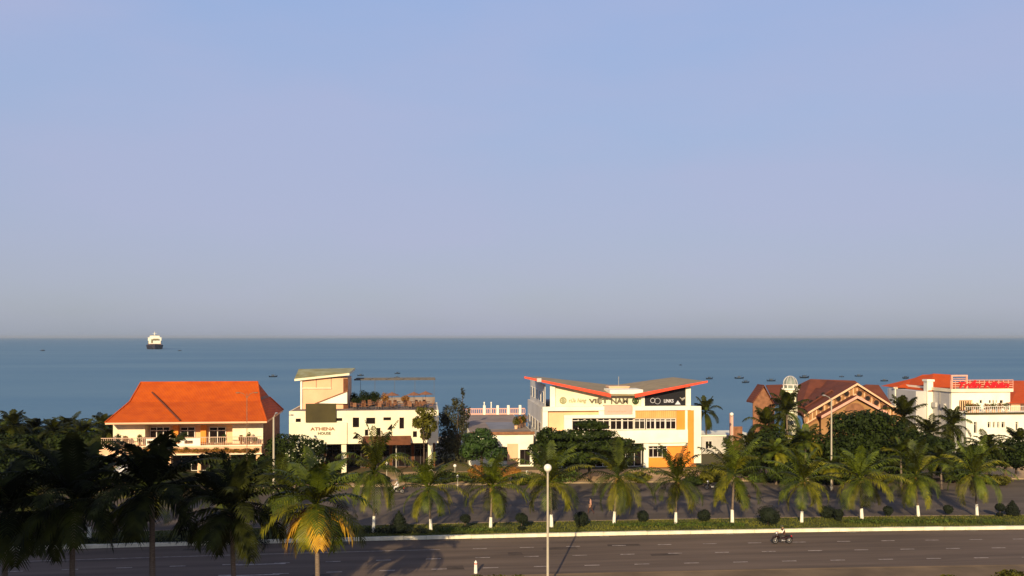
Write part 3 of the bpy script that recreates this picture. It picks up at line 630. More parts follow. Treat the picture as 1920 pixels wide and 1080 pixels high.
# ---------------------------------------------------------------- house with the orange roof
def rect(px0, py0, px1, py1, Y):
    pm = (px0 + px1) / 2; return fX(px0, Y), fZ(pm, py1, Y), fX(px1, Y), fZ(pm, py0, Y)
YW = 115.0
B = empty('orange_roofed_house', (fX(350, YW), YW, 0), 0, 'cream two-storey house with a wide orange tiled roof and balcony', 'house')
xl, xr = fX(212, YW), fX(493, YW); ze = fZ(350, 789, YW)
holes = [rect(272, 797, 436, 833, YW)]
m = MB(); wall_holes(m, xl, xr, fZ(350, 848, YW), ze + 0.5, YW, holes, 1.6); body_shell(m, xl, xr, fZ(350, 848, YW), ze + 0.5, YW, YW + 13)
m.build('upper_wall', 'cream', B)
x0, z0, x1, z1 = holes[0]
MB().box(x0, x1, YW + 1.6, YW + 1.7, z0, z1).build('recess_wall', 'peachy', B)
for a, b in ((281, 319), (338, 366), (392, 424)):
    q = rect(a, 800, b, 833, YW + 1.5); window(B, q[0], q[1], q[2], q[3], YW + 1.46, 2 if a < 300 else 1, 1, w=0.1)
for a, b in ((324, 334), (376, 386)):
    q = rect(a, 797, b, 833, YW + 0.9); MB().box(q[0], q[2], YW + 0.9, YW + 1.4, q[1], q[3] + .2).build('pillar', 'orange', B)
MB().box(xr + .004, xr + .05, YW + .3, YW + 12.7, fZ(350, 845, YW), ze - .05).build('side_shade_sheet', 'wood', B)  # brown sheet over the side wall, putting its shade into the colour
lower = MB(); body_shell(lower, xl + 1, xr - 1, 0, fZ(350, 850, YW), YW + 3, YW + 13); lower.build('lower_wall', 'peach', B)
for i in range(5):
    xa = xl + 1.8 + i * 3.6; window(B, xa, 0.1, xa + 2.4, 2.3, YW + 2.94, 1, 0)
for px in (216, 262, 318, 374, 430, 484):
    x = fX(px, 113.8); MB().box(x - .22, x + .22, 113.6, 114.1, 0, fZ(px, 853, 113.4)).build('pillar', 'peachy', B)
q = rect(186, 836, 490, 853, 113.2); MB().box(q[0], q[2], 113.2, YW - 0.01, q[1], q[3]).build('balcony_slab', 'peach', B)
MB().box(q[0] - .1, q[2] + .1, 113.1, 113.25, q[3] - .12, q[3] + .03).box(q[0] - .1, q[2] + .1, 113.1, 113.25, q[1] - .03, q[1] + .12).build('cornice', 'cream', B)
rl0 = MB(); zt = fZ(350, 820, 113.3)
rl0.box(q[0], q[2], 113.3, 113.38, zt - .06, zt + .02)
n = 84
for i in range(n + 1):
    x = q[0] + (q[2] - q[0]) * i / n; rl0.box(x - .02, x + .02, 113.32, 113.36, q[3], zt - .06)
rl0.build('railing', 'railp', B)
bp_ = rect(274, 822, 376, 836, 113.27)
pn = MB()
hs = []
for a, b in ((276, 285), (290, 307), (326, 338), (346, 362)): hs.append(rect(a, 826, b, 832, 113.27))
wall_holes(pn, bp_[0], bp_[2], bp_[1], bp_[3], 113.2, hs, 0.12); pn.build('balustrade_panel', 'white', B)
for k, px in enumerate((205, 222, 236, 262, 300, 352, 398, 420, 452, 466, 478)):
    x = fX(px, 113.9); pot = MB().tube([(x, 113.9, q[3]), (x, 113.9, q[3] + .4)], [.16, .22], 8).build('flowerpot', 'wood')
    e = empty('potted_plant', (x, 113.9, q[3]), 0, 'leafy potted plant standing on the balcony of the orange-roofed house', 'potted plant', 'potted plants on the balcony')
    for v in pot.data.vertices: v.co -= Vector(e.location)
    pot.parent = e; m = MB(); hh = rh.uniform(.5, 1.3); leaf_cloud(m, [(Vector((x, 113.9, q[3] + .4 + hh * .5)), (.32, .3, hh * .5))], 260, 0.12, rh, inner=.3); m.build('foliage', ['leafo', 'leafg', 'leafr'][k % 3], e)
pl = MB(); leaf_cloud(pl, [(Vector((fX(px, 113.0), 112.98, fZ(px, 843 + (px % 3), 113))), (.55, .14, .3)) for px in range(278, 482, 9)], 4200, 0.08, rh, inner=.2)
pl.build('trailing_plants', 'leafr', B)
pl = MB(); leaf_cloud(pl, [(Vector((fX(px, 113.0), 112.96, fZ(px, 841 + (px % 4), 113))), (.4, .14, .25)) for px in range(272, 490, 19)], 1300, 0.08, rh, inner=.2)
pl.build('trailing_plants', 'leafo', B)
# roof: flared hip below, steeper gablet above
Yf, Yb_ = 112.6, 130.0
zf = fZ(350, 791, Yf)
def P3(px, py, Y): return Vector((fX(px, Y), Y, fZ(px, py, Y)))
E0, E1 = Vector((fX(197, Yf), Yf, zf)), Vector((fX(500, Yf), Yf, zf))
E2, E3 = Vector((fX(531, Yb_), Yb_, zf)), Vector((E0.x - 0.3, Yb_, zf))
Ya, Yc = 117.6, 124.6; zm = fZ(350, 753, Ya)
A0, A1 = Vector((fX(243, Ya), Ya, zm)), Vector((fX(488, Ya), Ya, zm)); A2, A3 = Vector((A1.x, Yc, zm)), Vector((A0.x, Yc, zm))
zr = fZ(370, 717, 121); R0, R1 = Vector((fX(264, 121), 121, zr)), Vector((fX(483, 121), 121, zr))
rf = MB(); rf.v = [tuple(v) for v in (E0, E1, E2, E3, A0, A1, A2, A3, R0, R1)]
rf.f = [(0, 1, 5, 4), (1, 2, 6, 5), (2, 3, 7, 6), (3, 0, 4, 7), (4, 5, 9, 8), (6, 7, 8, 9), (7, 4, 8), (5, 6, 9)]
roof = rf.build('roof', 'tile', B)
sf = MB(); sf.slab([E0 - Vector((0, 0, .02)), E1 - Vector((0, 0, .02)), E2 - Vector((0, 0, .02)), E3 - Vector((0, 0, .02))], 0.22); sf.build('eaves', 'peach', B)
rg_ = MB()
for a, b in ((E0, A0), (E1, A1), (A0, R0), (A1, R1), (R0, R1), (E2, A2)): rg_.tube([a + Vector((0, 0, .04)), b + Vector((0, 0, .04))], .11, 6)
o = rg_.build('ridge_tiles', 'tile'); o.parent = roof
for v in o.data.vertices: v.co -= ORI[B.name]
# thin dark tube drawn down the front slope along a valley line
cv = MB(); ap = P3(312, 733, 119.2); ap2 = P3(286, 735, 119.4)
l0, l1 = Vector((fX(300, Yf), Yf - .05, zf + .03)), Vector((fX(337, Yf), Yf - .05, zf + .03))
cv.tube([ap2 + Vector((0, -.25, .0)), l1 + Vector((0, 0, .18))], .10, 6); o = cv.build('dark_valley_line', 'tileb'); o.parent = roof
for v in o.data.vertices: v.co -= ORI[B.name]
gv = MB().add([A1 + Vector((.03, .6, .1)), A2 + Vector((.03, -.6, .1)), R1 + Vector((-.1, 0, -.5))], [(0, 1, 2)]); gv.build('gable_end', 'wood', B)

# ---------------------------------------------------------------- cream cafe with scattered windows
YC = 114.0
C = empty('cream_cafe', (fX(680, YC), YC, 0), 0, 'boxy cream cafe with scattered dark windows, brown sign board and roof terrace', 'building')
def cz(u0, v0, u1, v1): return rect(530 + u0 / 5.14, 670 + v0 / 5.14, 530 + u1 / 5.14, 670 + v1 / 5.14, YC)
hr = [(125, 590, 175, 625), (515, 585, 575, 615), (675, 580, 737, 675), (805, 582, 892, 642), (970, 578, 1045, 608), (1125, 580, 1170, 688), (1250, 590, 1345, 645), (1415, 575, 1455, 615),
      (792, 697, 825, 757), (903, 680, 943, 757), (1255, 712, 1295, 770), (675, 735, 724, 787), (1010, 645, 1056, 700), (1355, 680, 1432, 762)]
hs = [cz(*h) for h in hr]
cx0, cx1 = fX(542, YC), fX(822, YC); cz0, cz1 = fZ(680, 832, YC), fZ(680, 770, YC)
m = MB(); wall_holes(m, cx0, cx1, cz0, cz1, YC, hs, 0.35); body_shell(m, cx0, cx1, cz0, cz1 - 0.1, YC, YC + 14)
m.add([(cx0, YC, cz0), (cx1, YC, cz0), (cx1, YC + 14, cz0), (cx0, YC + 14, cz0)], [(0, 3, 2, 1)])
m.box(cx0, cx0 + .2, YC + .02, YC + 14, cz1 - .08, cz1); m.box(cx1 - .2, cx1, YC + .02, YC + 14, cz1 - .08, cz1); m.box(cx0 + .21, cx1 - .21, YC + .003, YC + .2, cz1 - .08, cz1 - .003)
m.build('upper_wall', 'cream', C)
for i, h in enumerate(hs): window(C, h[0], h[1], h[2], h[3], YC + 0.2, 0, 0, fr='steel', w=0.04)
for i, up in ((11, 0), (12, 0), (13, 0)):
    h = hs[i]; e = 0.0
    MB().add([(h[0], YC + e, h[1] + .15), (h[2] - .1, YC + e, h[3]), (h[0], YC + e, h[3])], [(0, 1, 2)]).build('corner_infill', 'cream', C)
sb = rect(573, 757, 630, 792, YC - .3); MB().box(sb[0], sb[2], YC - .32, YC - .003, sb[1], sb[3]).build('sign_board', 'brown', C)
fb = rect(560, 793, 650, 832, YC - .5); MB().box(fb[0] - 1.2, fb[2], YC - .25, YC - .004, fb[1] - .1, fb[3]).build('sign_fascia', 'cream2', C)
t = rect(582, 801, 628, 807, YC - .3); text_mesh('sign_lettering', 'ATHENA', 'brtxt', C, t[0], YC - .3, t[1], t[2] - t[0], t[3] - t[1], .04, .02)
t = rect(596, 810, 620, 815, YC - .3); text_mesh('sign_lettering', 'HOUSE', 'oltxt', C, t[0], YC - .3, t[1], t[2] - t[0], t[3] - t[1], .04, .02)
a_ = rect(680, 819, 770, 829, YC - 1); MB().add([(a_[0], YC - .004, a_[3]), (a_[2], YC - .004, a_[3]), (a_[2], YC - 1.3, a_[1]), (a_[0], YC - 1.3, a_[1])], [(0, 1, 2, 3)]).box(a_[0], a_[2], YC - 1.34, YC - 1.3, a_[1] - .35, a_[1]).build('awning', 'darkred', C)
for px in (645, 807): x = fX(px, YC + .3); MB().box(x - .32, x + .32, YC + .1, YC + .6, 0, cz0 - .003).build('column', 'cream2', C)
x = fX(743, YC + .5); MB().tube([(x, YC + .5, 0), (x, YC + .5, cz0 - .01)], .09, 8).build('column', 'grey', C)
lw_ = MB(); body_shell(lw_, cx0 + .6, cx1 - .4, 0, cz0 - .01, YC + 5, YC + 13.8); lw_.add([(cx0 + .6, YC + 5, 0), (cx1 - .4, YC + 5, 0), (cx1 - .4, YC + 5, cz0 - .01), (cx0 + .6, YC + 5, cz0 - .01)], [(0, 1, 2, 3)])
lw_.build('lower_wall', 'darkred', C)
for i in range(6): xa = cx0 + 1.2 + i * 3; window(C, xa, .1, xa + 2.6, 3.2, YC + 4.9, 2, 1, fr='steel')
# roof room and its tilted slab
YR = YC + 4.0; rz0 = cz1 - .08
q = rect(564, 709, 652, 757, YR); m = MB().box(q[0], q[2], YR, YR + 6, rz0, q[3]); m.build('roof_room', 'peach', C)
for px in (593, 621): x = fX(px, YR); MB().box(x - .03, x + .03, YR - .03, YR - .002, fZ(px, 727, YR), q[3]).build('panel_joint', 'steel', C)
MB().box(q[2] - .6, q[2] + .05, YR - .05, YR - .004, rz0, q[3] - .05).build('dark_post', 'darkred', C)
a, b, c, d = P3(552, 710, YR - .6), P3(655, 699, YR - .6), P3(666, 690, YR + 7), P3(560, 692, YR + 7)
MB().slab([a, b, c, d], .04).build('roof_slab', 'olive', C)
MB().slab([a - Vector((0, 0, .042)), b - Vector((0, 0, .042)), c - Vector((0, 0, .042)), d - Vector((0, 0, .042))], .28).build('roof_soffit', 'cream', C)
MB().add([P3(592, 756, YR - .5), P3(651, 733, YR - .5), P3(651, 757, YR - .5)], [(0, 1, 2)]).add([P3(592, 756, YR - .3), P3(651, 757, YR - .3), P3(651, 733, YR - .3)], [(0, 1, 2)]).build('stair_parapet', 'white', C)
MB().slab([P3(590, 756, YR - .6), P3(652, 732, YR - .6), P3(652, 732, YR - .1), P3(590, 756, YR - .1)], .16).build('stair_coping', 'wood', C)
MB().slab([P3(566, 727, YR - .2), P3(621, 727, YR - .2), P3(621, 729, YR - .02), P3(566, 729, YR - .02)], .1).build('ledge', 'cream', C)
MB().box(fX(565, YR) - .1, fX(567, YR), YR - .2, YR - .05, rz0, q[3]).build('white_pipe', 'white', C)
YP = YC + 9
pg = MB(); x0, x1 = fX(664, YP), fX(816, YP); zt = fZ(740, 711, YP); pg.box(x0, x1, YP, YP + .12, zt - .15, zt + .05); pg.box(x0, x1, YP + 3.8, YP + 3.92, zt - .12, zt + .05)
for i in range(6): x = x0 + (x1 - x0) * i / 5; pg.box(x - .04, x + .04, YP, YP + 3.9, zt - .1, zt)
pg.build('pergola_beams', 'steel', C)
for px in (676, 703, 740, 778, 814): x = fX(px, YP + .06); MB().box(x - .02, x + .02, YP + .01, YP + .11, rz0, zt - .15).build('pergola_post', 'steel', C)
MB().box(x0, x1, YC + 12.8, YC + 13, rz0, rz0 + .9).build('rear_parapet', 'deck', C)
MB().box(cx0 + .2, cx1 - .2, YC + .21, YC + 13.8, rz0 + .01, rz0 + .03).build('terrace_floor', 'deck', C)
def chair_proto():
    r0 = empty('terrace_chair'); MB().box(-.24, .24, -.24, .24, .42, .48).build('seat', 'wood', r0); MB().box(-.24, .24, .2, .25, .48, .95).build('backrest', 'wood', r0)
    for sx in (-.21, .21):
        for sy in (-.21, .21): MB().box(sx - .025, sx + .025, sy - .025, sy + .025, 0, .42).build('leg', 'steel', r0)
    return r0
def table_proto():
    r0 = empty('terrace_table'); MB().tube([(0, 0, .7), (0, 0, .75)], .5, 14).build('tabletop', 'wood', r0); MB().tube([(0, 0, .03), (0, 0, .7)], .05, 8).build('pedestal', 'steel', r0); MB().tube([(0, 0, 0), (0, 0, .03)], .28, 12).build('foot', 'steel', r0)
    return r0
chp, tbp = chair_proto(), table_proto(); rr = random.Random(12); zfl = rz0 + .03
for i in range(12):
    x = fX(672 + (i % 6) * 25, YC + 4) + rr.uniform(-.3, .3); y = YC + (2.6 if i < 6 else 6.0) + rr.uniform(-.3, .3)
    place(tbp, used, (x, y, zfl), 0, 1, 'small brown table among the chairs on the cafe roof terrace', 'tables on the cafe roof terrace', 'table')
    for a in ((0, 1.9, 3.6) if i % 2 else (0.8, 2.6, 4.4, 5.6)):
        place(chp, used, (x + math.cos(a) * .75, y + math.sin(a) * .75, zfl), a - math.pi / 2, 1, 'brown chair at a table on the cafe roof terrace', 'chairs on the cafe roof terrace', 'chair')
for i, (px, dy, hh, lf) in enumerate([(664, 7.5, 1.5, 'leafd'), (680, 8, 1.8, 'leafd'), (688, 7.6, 1.5, 'leafd'), (700, 8.2, 1.6, 'leafd'), (706, 7.8, 1.5, 'leafd'), (722, 8, 1.4, 'leafd'), (760, 8, 1.0, 'leafd'), (668, 5, 1.1, 'leafd')]):
    p = Vector((fX(px, YC + dy), YC + dy, zfl)); e = empty('potted_plant', p, 0, 'dark potted plant among the seating on the cafe roof terrace', 'potted plant', 'potted plants on the cafe roof terrace')
    MB().tube([p, p + Vector((0, 0, .5))], [.2, .28], 8).build('pot', 'steel', e); m = MB(); leaf_cloud(m, [(p + Vector((0, 0, .5 + hh * .5)), (.6, .5, hh * .5))], 420, .13, rr, inner=.2); m.build('foliage', lf if px < 720 else 'leafr', e)
def parasol(px, dy, lb):
    p = Vector((fX(px, YC + dy), YC + dy, zfl)); e = empty('parasol', p, 0, lb, 'parasol', 'parasols on the cafe roof terrace')
    MB().tube([p, p + Vector((0, 0, 2.3))], .03, 6).build('pole', 'wood', e)
    m = MB(); n = 8; z = 2.25; top = p + Vector((0, 0, z))
    vs = [top] + [p + Vector((1.1 * math.cos(k * math.pi / 4), 1.1 * math.sin(k * math.pi / 4), z - .45)) for k in range(n)]
    m.add(vs, [(0, k + 1, (k + 1) % n + 1) for k in range(n)]); m.build('canopy', 'wood', e)
parasol(735, 3.6, 'left brown parasol on the cafe roof terrace'); parasol(776, 3.8, 'middle brown parasol on the cafe roof terrace'); parasol(798, 5.2, 'right brown parasol on the cafe roof terrace')

# ---------------------------------------------------------------- low white entrance building with roof deck
YE = 118.0
E = empty('low_entrance_building', (fX(955, YE), YE, 0), 0, 'low white building with a doorway and a roof deck left of the red-winged building', 'building')
ex0, ex1 = fX(880, YE), fX(1000, YE); ez = fZ(960, 811, YE)
hs = [rect(975, 843, 994, 872, YE), rect(928, 838, 955, 866, YE)]
m = MB(); hs = [(h[0], max(0.02, h[1]), h[2], h[3]) for h in hs]; wall_holes(m, ex0, ex1, 0, ez, YE, hs, .5); body_shell(m, ex0, ex1, 0, ez, YE, YE + 28); m.build('wall', 'white', E)
window(E, *[hs[0][0], hs[0][1], hs[0][2], hs[0][3]], YE + .4, 1, 0, gl='glass', fr='steel', name='door'); window(E, *hs[1], YE + .4, 1, 0)
q = rect(951, 832, 971, 872, YE); MB().box(q[0], q[2], YE - .12, YE - .003, 0, q[3]).build('pilaster', 'peach', E)
q = rect(880, 808, 1002, 813, YE); MB().box(q[0], q[2], YE - .3, YE - .004, ez - .25, ez + .12).build('roof_edge', 'wood', E)
MB().box(ex0 + .1, ex1 - .1, YE + .1, YE + 27.8, ez + .003, ez + .03).build('deck_floor', 'deck', E)
MB().box(fX(915, YE + 8), fX(968, YE + 8), YE + 4, YE + 14, ez + .034, ez + .06).build('slate_area', 'decks', E)
bl = MB(); ybl = YE + 27.4; bl.box(ex0, ex1 + 2, ybl, ybl + .15, ez + .95, ez + 1.1); bl.box(ex0, ex1 + 2, ybl, ybl + .15, ez + .01, ez + .25)
x = ex0
while x < ex1 + 2: bl.box(x, x + .1, ybl + .03, ybl + .12, ez + .25, ez + .95); x += .32
bl.build('balustrade', 'pink', E)
for px in (908, 933, 953, 975): x = fX(px, ybl); MB().box(x - .2, x + .2, ybl - .15, ybl + .3, ez + .01, ez + 1.6).build('balustrade_post', 'white', E)
for i, px in enumerate((908, 921)):
    x = fX(px, ybl + 3); p = (x, ybl + 3, 0); e = empty('flagpole', p, 0, ['left', 'right'][i] + ' one of the two white poles standing behind the roof deck', 'pole', 'white poles behind the roof deck')
    MB().tube([p, (x, ybl + 3, fZ(px, 755, ybl + 3))], [.13, .09], 8).build('shaft', 'white', e); MB().ball((x, ybl + 3, fZ(px, 755, ybl + 3)), .14, 8, 6).build('finial', 'white', e)
rr = random.Random(4)
for i, px in enumerate((965, 972, 979, 986)):
    p = Vector((fX(px, YE + 6), YE + 4 + i * 1.3, ez + .06)); e = empty('potted_plant', p, 0, 'pinkish potted plant on the roof deck beside the red-winged building', 'potted plant', 'potted plants on the roof deck')
    MB().tube([p, p + Vector((0, 0, .5))], [.2, .26], 8).build('pot', 'peach', e); m = MB(); leaf_cloud(m, [(p + Vector((0, 0, 1.1)), (.5, .4, .7))], 260, .13, rr, inner=.2); m.build('foliage', ['leafo', 'leafr'][i % 2], e)

# ---------------------------------------------------------------- red-winged building
YV = 115.0
V = empty('red_winged_building', (fX(1165, YV), YV, 0), 0, 'white and orange building with a V-shaped roof edged in red and VIET NAM lettering', 'building')
def vz(u0, v0, u1, v1, Y=YV): return rect(970 + u0 / 5.05, 690 + v0 / 5.05, 970 + u1 / 5.05, 690 + v1 / 5.05, Y)
vx0, vx1 = fX(1018, YV), fX(1314, YV); z2 = vz(240, 365, 260, 405)[3]; zfl2 = vz(520, 590, 540, 600)[3]; zlo = vz(900, 715, 910, 720)[3]
# recessed backing walls
m = MB(); body_shell(m, vx0 + .05, vx1 - .05, 0, z2 - .3, YV + .9, YV + 18); m.build('side_wall', 'greywall', V)  # flank coloured grey to carry its shade, against the white front
q = vz(290, 405, 1115, 600); MB().box(q[0], q[2], YV + .55, YV + .88, zlo, z2 - .25).build('recessed_wall', 'peachy', V)
q = vz(1110, 400, 1600, 592); hw = vz(1110, 480, 1512, 583)
m = MB(); wall_holes(m, q[0], q[2], q[1], q[3], YV + .25, [hw], .25); m.build('orange_wall', 'peachy', V)
lq = vz(1115, 402, 1510, 472); MB().box(lq[0], lq[2], YV + .17, YV + .247, lq[1], lq[3]).build('louvre_panel', 'louvre', V)
oq = vz(1512, 402, 1590, 590); MB().box(oq[0], oq[2], YV + .16, YV + .246, oq[1], oq[3]).build('orange_panel', 'orange', V)
# white frames
def wf(u0, v0, u1, v1, y0=0, y1=.6, mt='white', nm='white_frame'):
    q = vz(u0, v0, u1, v1); return MB().box(q[0], q[2], YV + y0, YV + y1, q[1], q[3]).build(nm, mt, V)
wf(240, 406, 288, 1010); wf(240, 366, 822, 405, -.1); wf(772, 406, 822, 442, -.02, .5); wf(442, 443, 1116, 474, -.08, .5); wf(442, 475, 520, 600, -.05, .5)
wf(1090, 360, 1640, 400, -.1, .5); wf(1090, 401, 1116, 442, -.05, .5); wf(1590, 401, 1610, 592, -.05, .5)
wf(300, 592, 1612, 714, -.12, .5); wf(1197, 715, 1240, 965, -.1, .4); wf(1672, 362, 1740, 900, -.05, .5); wf(1642, 362, 1671, 400, -.1, .5)
wf(1612, 401, 1671, 900, 0, .5, 'orange', 'orange_pier')
wf(1241, 715, 1611, 738, .02, .4); q = vz(1241, 738, 1700, 960); hw2 = vz(1250, 742, 1425, 850)
m = MB(); wall_holes(m, q[0], q[2], 0, q[3], YV + .35, [hw2], .2); m.build('lower_orange_wall', 'orange', V)
window(V, *hw2, YV + .45, 3, 1)
q = vz(288, 714, 1197, 1000)
for i in range(6):
    xa = q[0] + (q[2] - q[0]) * i / 6; xb = q[0] + (q[2] - q[0]) * (i + 1) / 6; window(V, xa + .1, .1, xb - .1, q[3] - .1, YV + .8, 1, 1)
# ribbon windows
for a, b in ((523, 640), (645, 760), (765, 880), (885, 997), (1000, 1108)): q = vz(a, 477, b, 588); window(V, *q, YV + .42, 1, 1, w=.09)
for a, b in ((1113, 1215), (1225, 1310), (1312, 1408), (1410, 1510)): q = vz(a, 481, b, 583); window(V, *q, YV + .36, 1, 1, gl='glass2' if a < 1200 else 'glass', w=.09)
# side windows on the shaded flank
for lv in range(3):
    for j in range(5):
        ya = YV + 2 + j * 3.2; zb = .9 + lv * 3.1 if lv < 2 else z2 + .3
        if lv < 2: zb = [1.0, 4.6][lv]
        hh = 1.6
        xw = vx0 + .02 if lv < 2 else vx0 + .4
        f = MB().box(xw - .06, xw - .003, ya, ya + 1.5, zb, zb + hh).build('side_window', 'frame', V); pn_ = MB().box(xw - .08, xw - .062, ya + .12, ya + 1.38, zb + .12, zb + hh - .12).build('pane', 'glass')
        pn_.parent = f
        for v in pn_.data.vertices: v.co -= ORI[V.name]
for k, yy in enumerate((YV + 4.2, YV + 8.4, YV + 12.6)):
    MB().box(vx0 - .35, vx0 - .02, yy, yy + .8, 3.2, 3.8).build('air_conditioner', 'frame', V)
MB().tube([(vx0 - .06, YV + 1.2, .1), (vx0 - .06, YV + 1.2, z2 - .4)], .06, 6).build('downpipe', 'grey', V)
# attic storey under the wings
YA = YV + .4
sl_ = P3(983, 707, 114.4); sc_ = P3(1145, 739.5, 114.4); scr = P3(1190, 740, 114.4); sr_ = P3(1326, 715, 114.4)
def zl(x): return sl_.z + (sc_.z - sl_.z) * (x - sl_.x) / (sc_.x - sl_.x)
def zrr(x): return scr.z + (sr_.z - scr.z) * (x - scr.x) / (sr_.x - scr.x)
xa, xb, xm0, xm1 = fX(1036, YA), fX(1295, YA), fX(1142, YA), fX(1190, YA)
m = MB(); zm_ = zl(sc_.x) - .3
m.prism([(xa, z2 - .3), (xm0, z2 - .3), (xm0, zl(xm0) - .35), (xa, zl(xa) - .35)], YA + .2, YA + .4)
m.prism([(xm0, z2 - .3), (fX(1209, YA), z2 - .3), (fX(1209, YA), zm_), (xm0, zm_)], YA + .2, YA + .4)
m.build('attic_wall', 'cream2', V)
m = MB(); m.box(vx0 + .4, vx0 + .5, YV + 1, YV + 17.5, z2 - .3, zl(vx0 + 1) - .4); m.build('attic_side_wall', 'greywall', V)  # same grey, shade put into the attic flank
MB().prism([(fX(1209, YA), z2 - .3), (xb, z2 - .3), (xb, zrr(xb) - .35), (fX(1209, YA), zrr(fX(1209, YA)) - .35)], YA + .1, YA + .4).build('black_sign', 'black', V)
for px, w_ in ((1036, .35), (1290, .35), (1205, .25)):
    x = fX(px, YA); zt_ = (zl(x) if px < 1140 else zrr(x)) - .4; MB().box(x - w_, x + w_, YA - .15, YA + .08, z2 - .05, zt_).build('attic_post', 'white', V)
q = rect(1144, 731, 1206, 742, YA - .1); MB().box(q[0], q[2], YA + .02, YA + 4, q[1] + .1, q[3]).build('centre_block', 'white', V)
q = rect(1132, 761, 1185, 777, YV); MB().box(q[0], q[2], YV + .02, YV + .5, q[1], q[3] + .1).build('pink_sign_panel', 'pink', V)
t = rect(1104, 745, 1140, 757, YA); text_mesh('sign_lettering', 'VIỆT', 'oltxt', V, t[0], YA + .1, t[1] - .1, t[2] - t[0], t[3] - t[1] + .1, .05, .04)
t = rect(1146, 747, 1178, 757, YA); text_mesh('sign_lettering', 'NAM', 'oltxt', V, t[0], YA + .1, t[1], t[2] - t[0], t[3] - t[1], .05, .03)
t = rect(1067, 746, 1100, 757, YA); text_mesh('sign_lettering', 'cửa hàng', 'olive', V, t[0], YA + .15, t[1], t[2] - t[0], t[3] - t[1], .04, .0, .25)
for px, r_, mt in ((1056, .5, 'olive'), (1191, .5, 'leafg')):
    q = P3(px, 751, YA); m = MB(); m.torus((q.x, YA - (.17 if px > 1100 else -.14), q.z), r_ * .8, .09, 18, 6); m.ball((q.x, YA - (.17 if px > 1100 else -.14), q.z), r_ * .5, 10, 6, (1, .15, 1.1)); m.build('emblem', mt, V)
for k in range(7): x = fX(1140 + k * 5, YV); z = fZ(1155, 771 + (k % 2) * .6, YV); MB().box(x, x + .28, YV - .03, YV + .018, z - .07, z + .07).build('faint_mark', 'lattice', V)
t = rect(1245, 748.5, 1263, 755, YA); text_mesh('sign_lettering', 'LINKS', 'whtxt', V, t[0], YA + .05, t[1], t[2] - t[0], t[3] - t[1], .04, .02)
q = P3(1224, 751, YA); m = MB(); m.torus((q.x, YA + .03, q.z), .32, .035, 16, 6); q = P3(1233, 752, YA); m.torus((q.x, YA + .03, q.z), .40, .025, 16, 6); m.build('emblem', 'whtxt', V)
q = P3(1271, 755, YA); MB().prism([(q.x - .4, q.z - .25), (q.x + .4, q.z - .25), (q.x, q.z + .3)], YA, YA + .06).build('emblem', 'whtxt', V)
q = P3(1279, 748, YA); MB().tube([(q.x - .3, YA + .03, q.z + .2), (q.x, YA - .05, q.z - .1), (q.x + .4, YA + .03, q.z + .15)], [.1, .2, .12], 6).build('emblem', 'grey', V)
# roof wings
Yb2 = 131.0
bl_, bc_ = P3(1008, 706, Yb2), P3(1140, 721, Yb2); bcr, br_ = P3(1160, 721, Yb2), P3(1262, 707, Yb2); brr = P3(1300, 716, 124)
def up(v, d): return Vector((v.x, v.y, v.z + d))
MB().slab([sl_, sc_, bc_, bl_], .18).build('left_roof_wing', 'sheet', V)
m = MB(); m.slab([scr, sr_, brr, br_, bcr], .18); m.build('right_roof_wing', 'sheet', V)
MB().slab([up(sc_, -.02), up(scr, -.02), up(bcr, -.02), up(bc_, -.02)], .15).build('valley_roof', 'sheet', V)
def fas(a, b, dz0=.12, dz1=-.42, t=.2):
    m = MB(); m.add([(a.x, a.y - t, a.z + dz0), (b.x, b.y - t, b.z + dz0), (b.x, b.y, b.z + dz0), (a.x, a.y, a.z + dz0), (a.x, a.y - t, a.z + dz1 * .4), (b.x, b.y - t, b.z + dz1), (b.x, b.y, b.z + dz1), (a.x, a.y, a.z + dz1 * .4)],
      [(0, 1, 2, 3), (4, 7, 6, 5), (0, 4, 5, 1), (1, 5, 6, 2), (2, 6, 7, 3), (3, 7, 4, 0)]); return m
fas(sl_, sc_, .10, -.40).build('red_fascia', 'fascia', V); fas(sr_, scr, .10, -.40).build('red_fascia', 'fascia', V)
q = P3(1158, 727, 120); MB().box(q.x - 1.4, q.x + 1.4, 119, 121, q.z - .6, q.z + .1).box(q.x - 1.5, q.x + 1.5, 118.9, 121.1, q.z + .1, q.z + .25).build('roof_hatch', 'peach', V)
q = P3(1011, 712, 114); MB().box(q.x - .3, q.x + .3, 114, 114.5, q.z - .3, q.z + .2).build('roof_vent', 'greywall', V)
q = P3(1160, 706, 123); MB().tube([(q.x, 123, q.z - 2), (q.x, 123, q.z)], .04, 5).build('aerial', 'grey', V)

# low wall by the beach between the buildings
b_ = rect(1316, 818, 1362, 850, 128)
Wl = empty('low_beach_building', (b_[0], 128, 0), 0, 'low pale grey flat-roofed hut between the red-winged building and the villa palms', 'building')
MB().box(b_[0], b_[2] + 4, 128, 134, 0, b_[3]).build('wall', 'greywall', Wl); MB().box(b_[0] - .2, b_[2] + 4.2, 127.8, 134.2, b_[3] + .003, b_[3] + .2).build('roof', 'white', Wl)
window(Wl, b_[0] + .5, .8, b_[0] + 1.6, 2.0, 127.9, 1, 0)

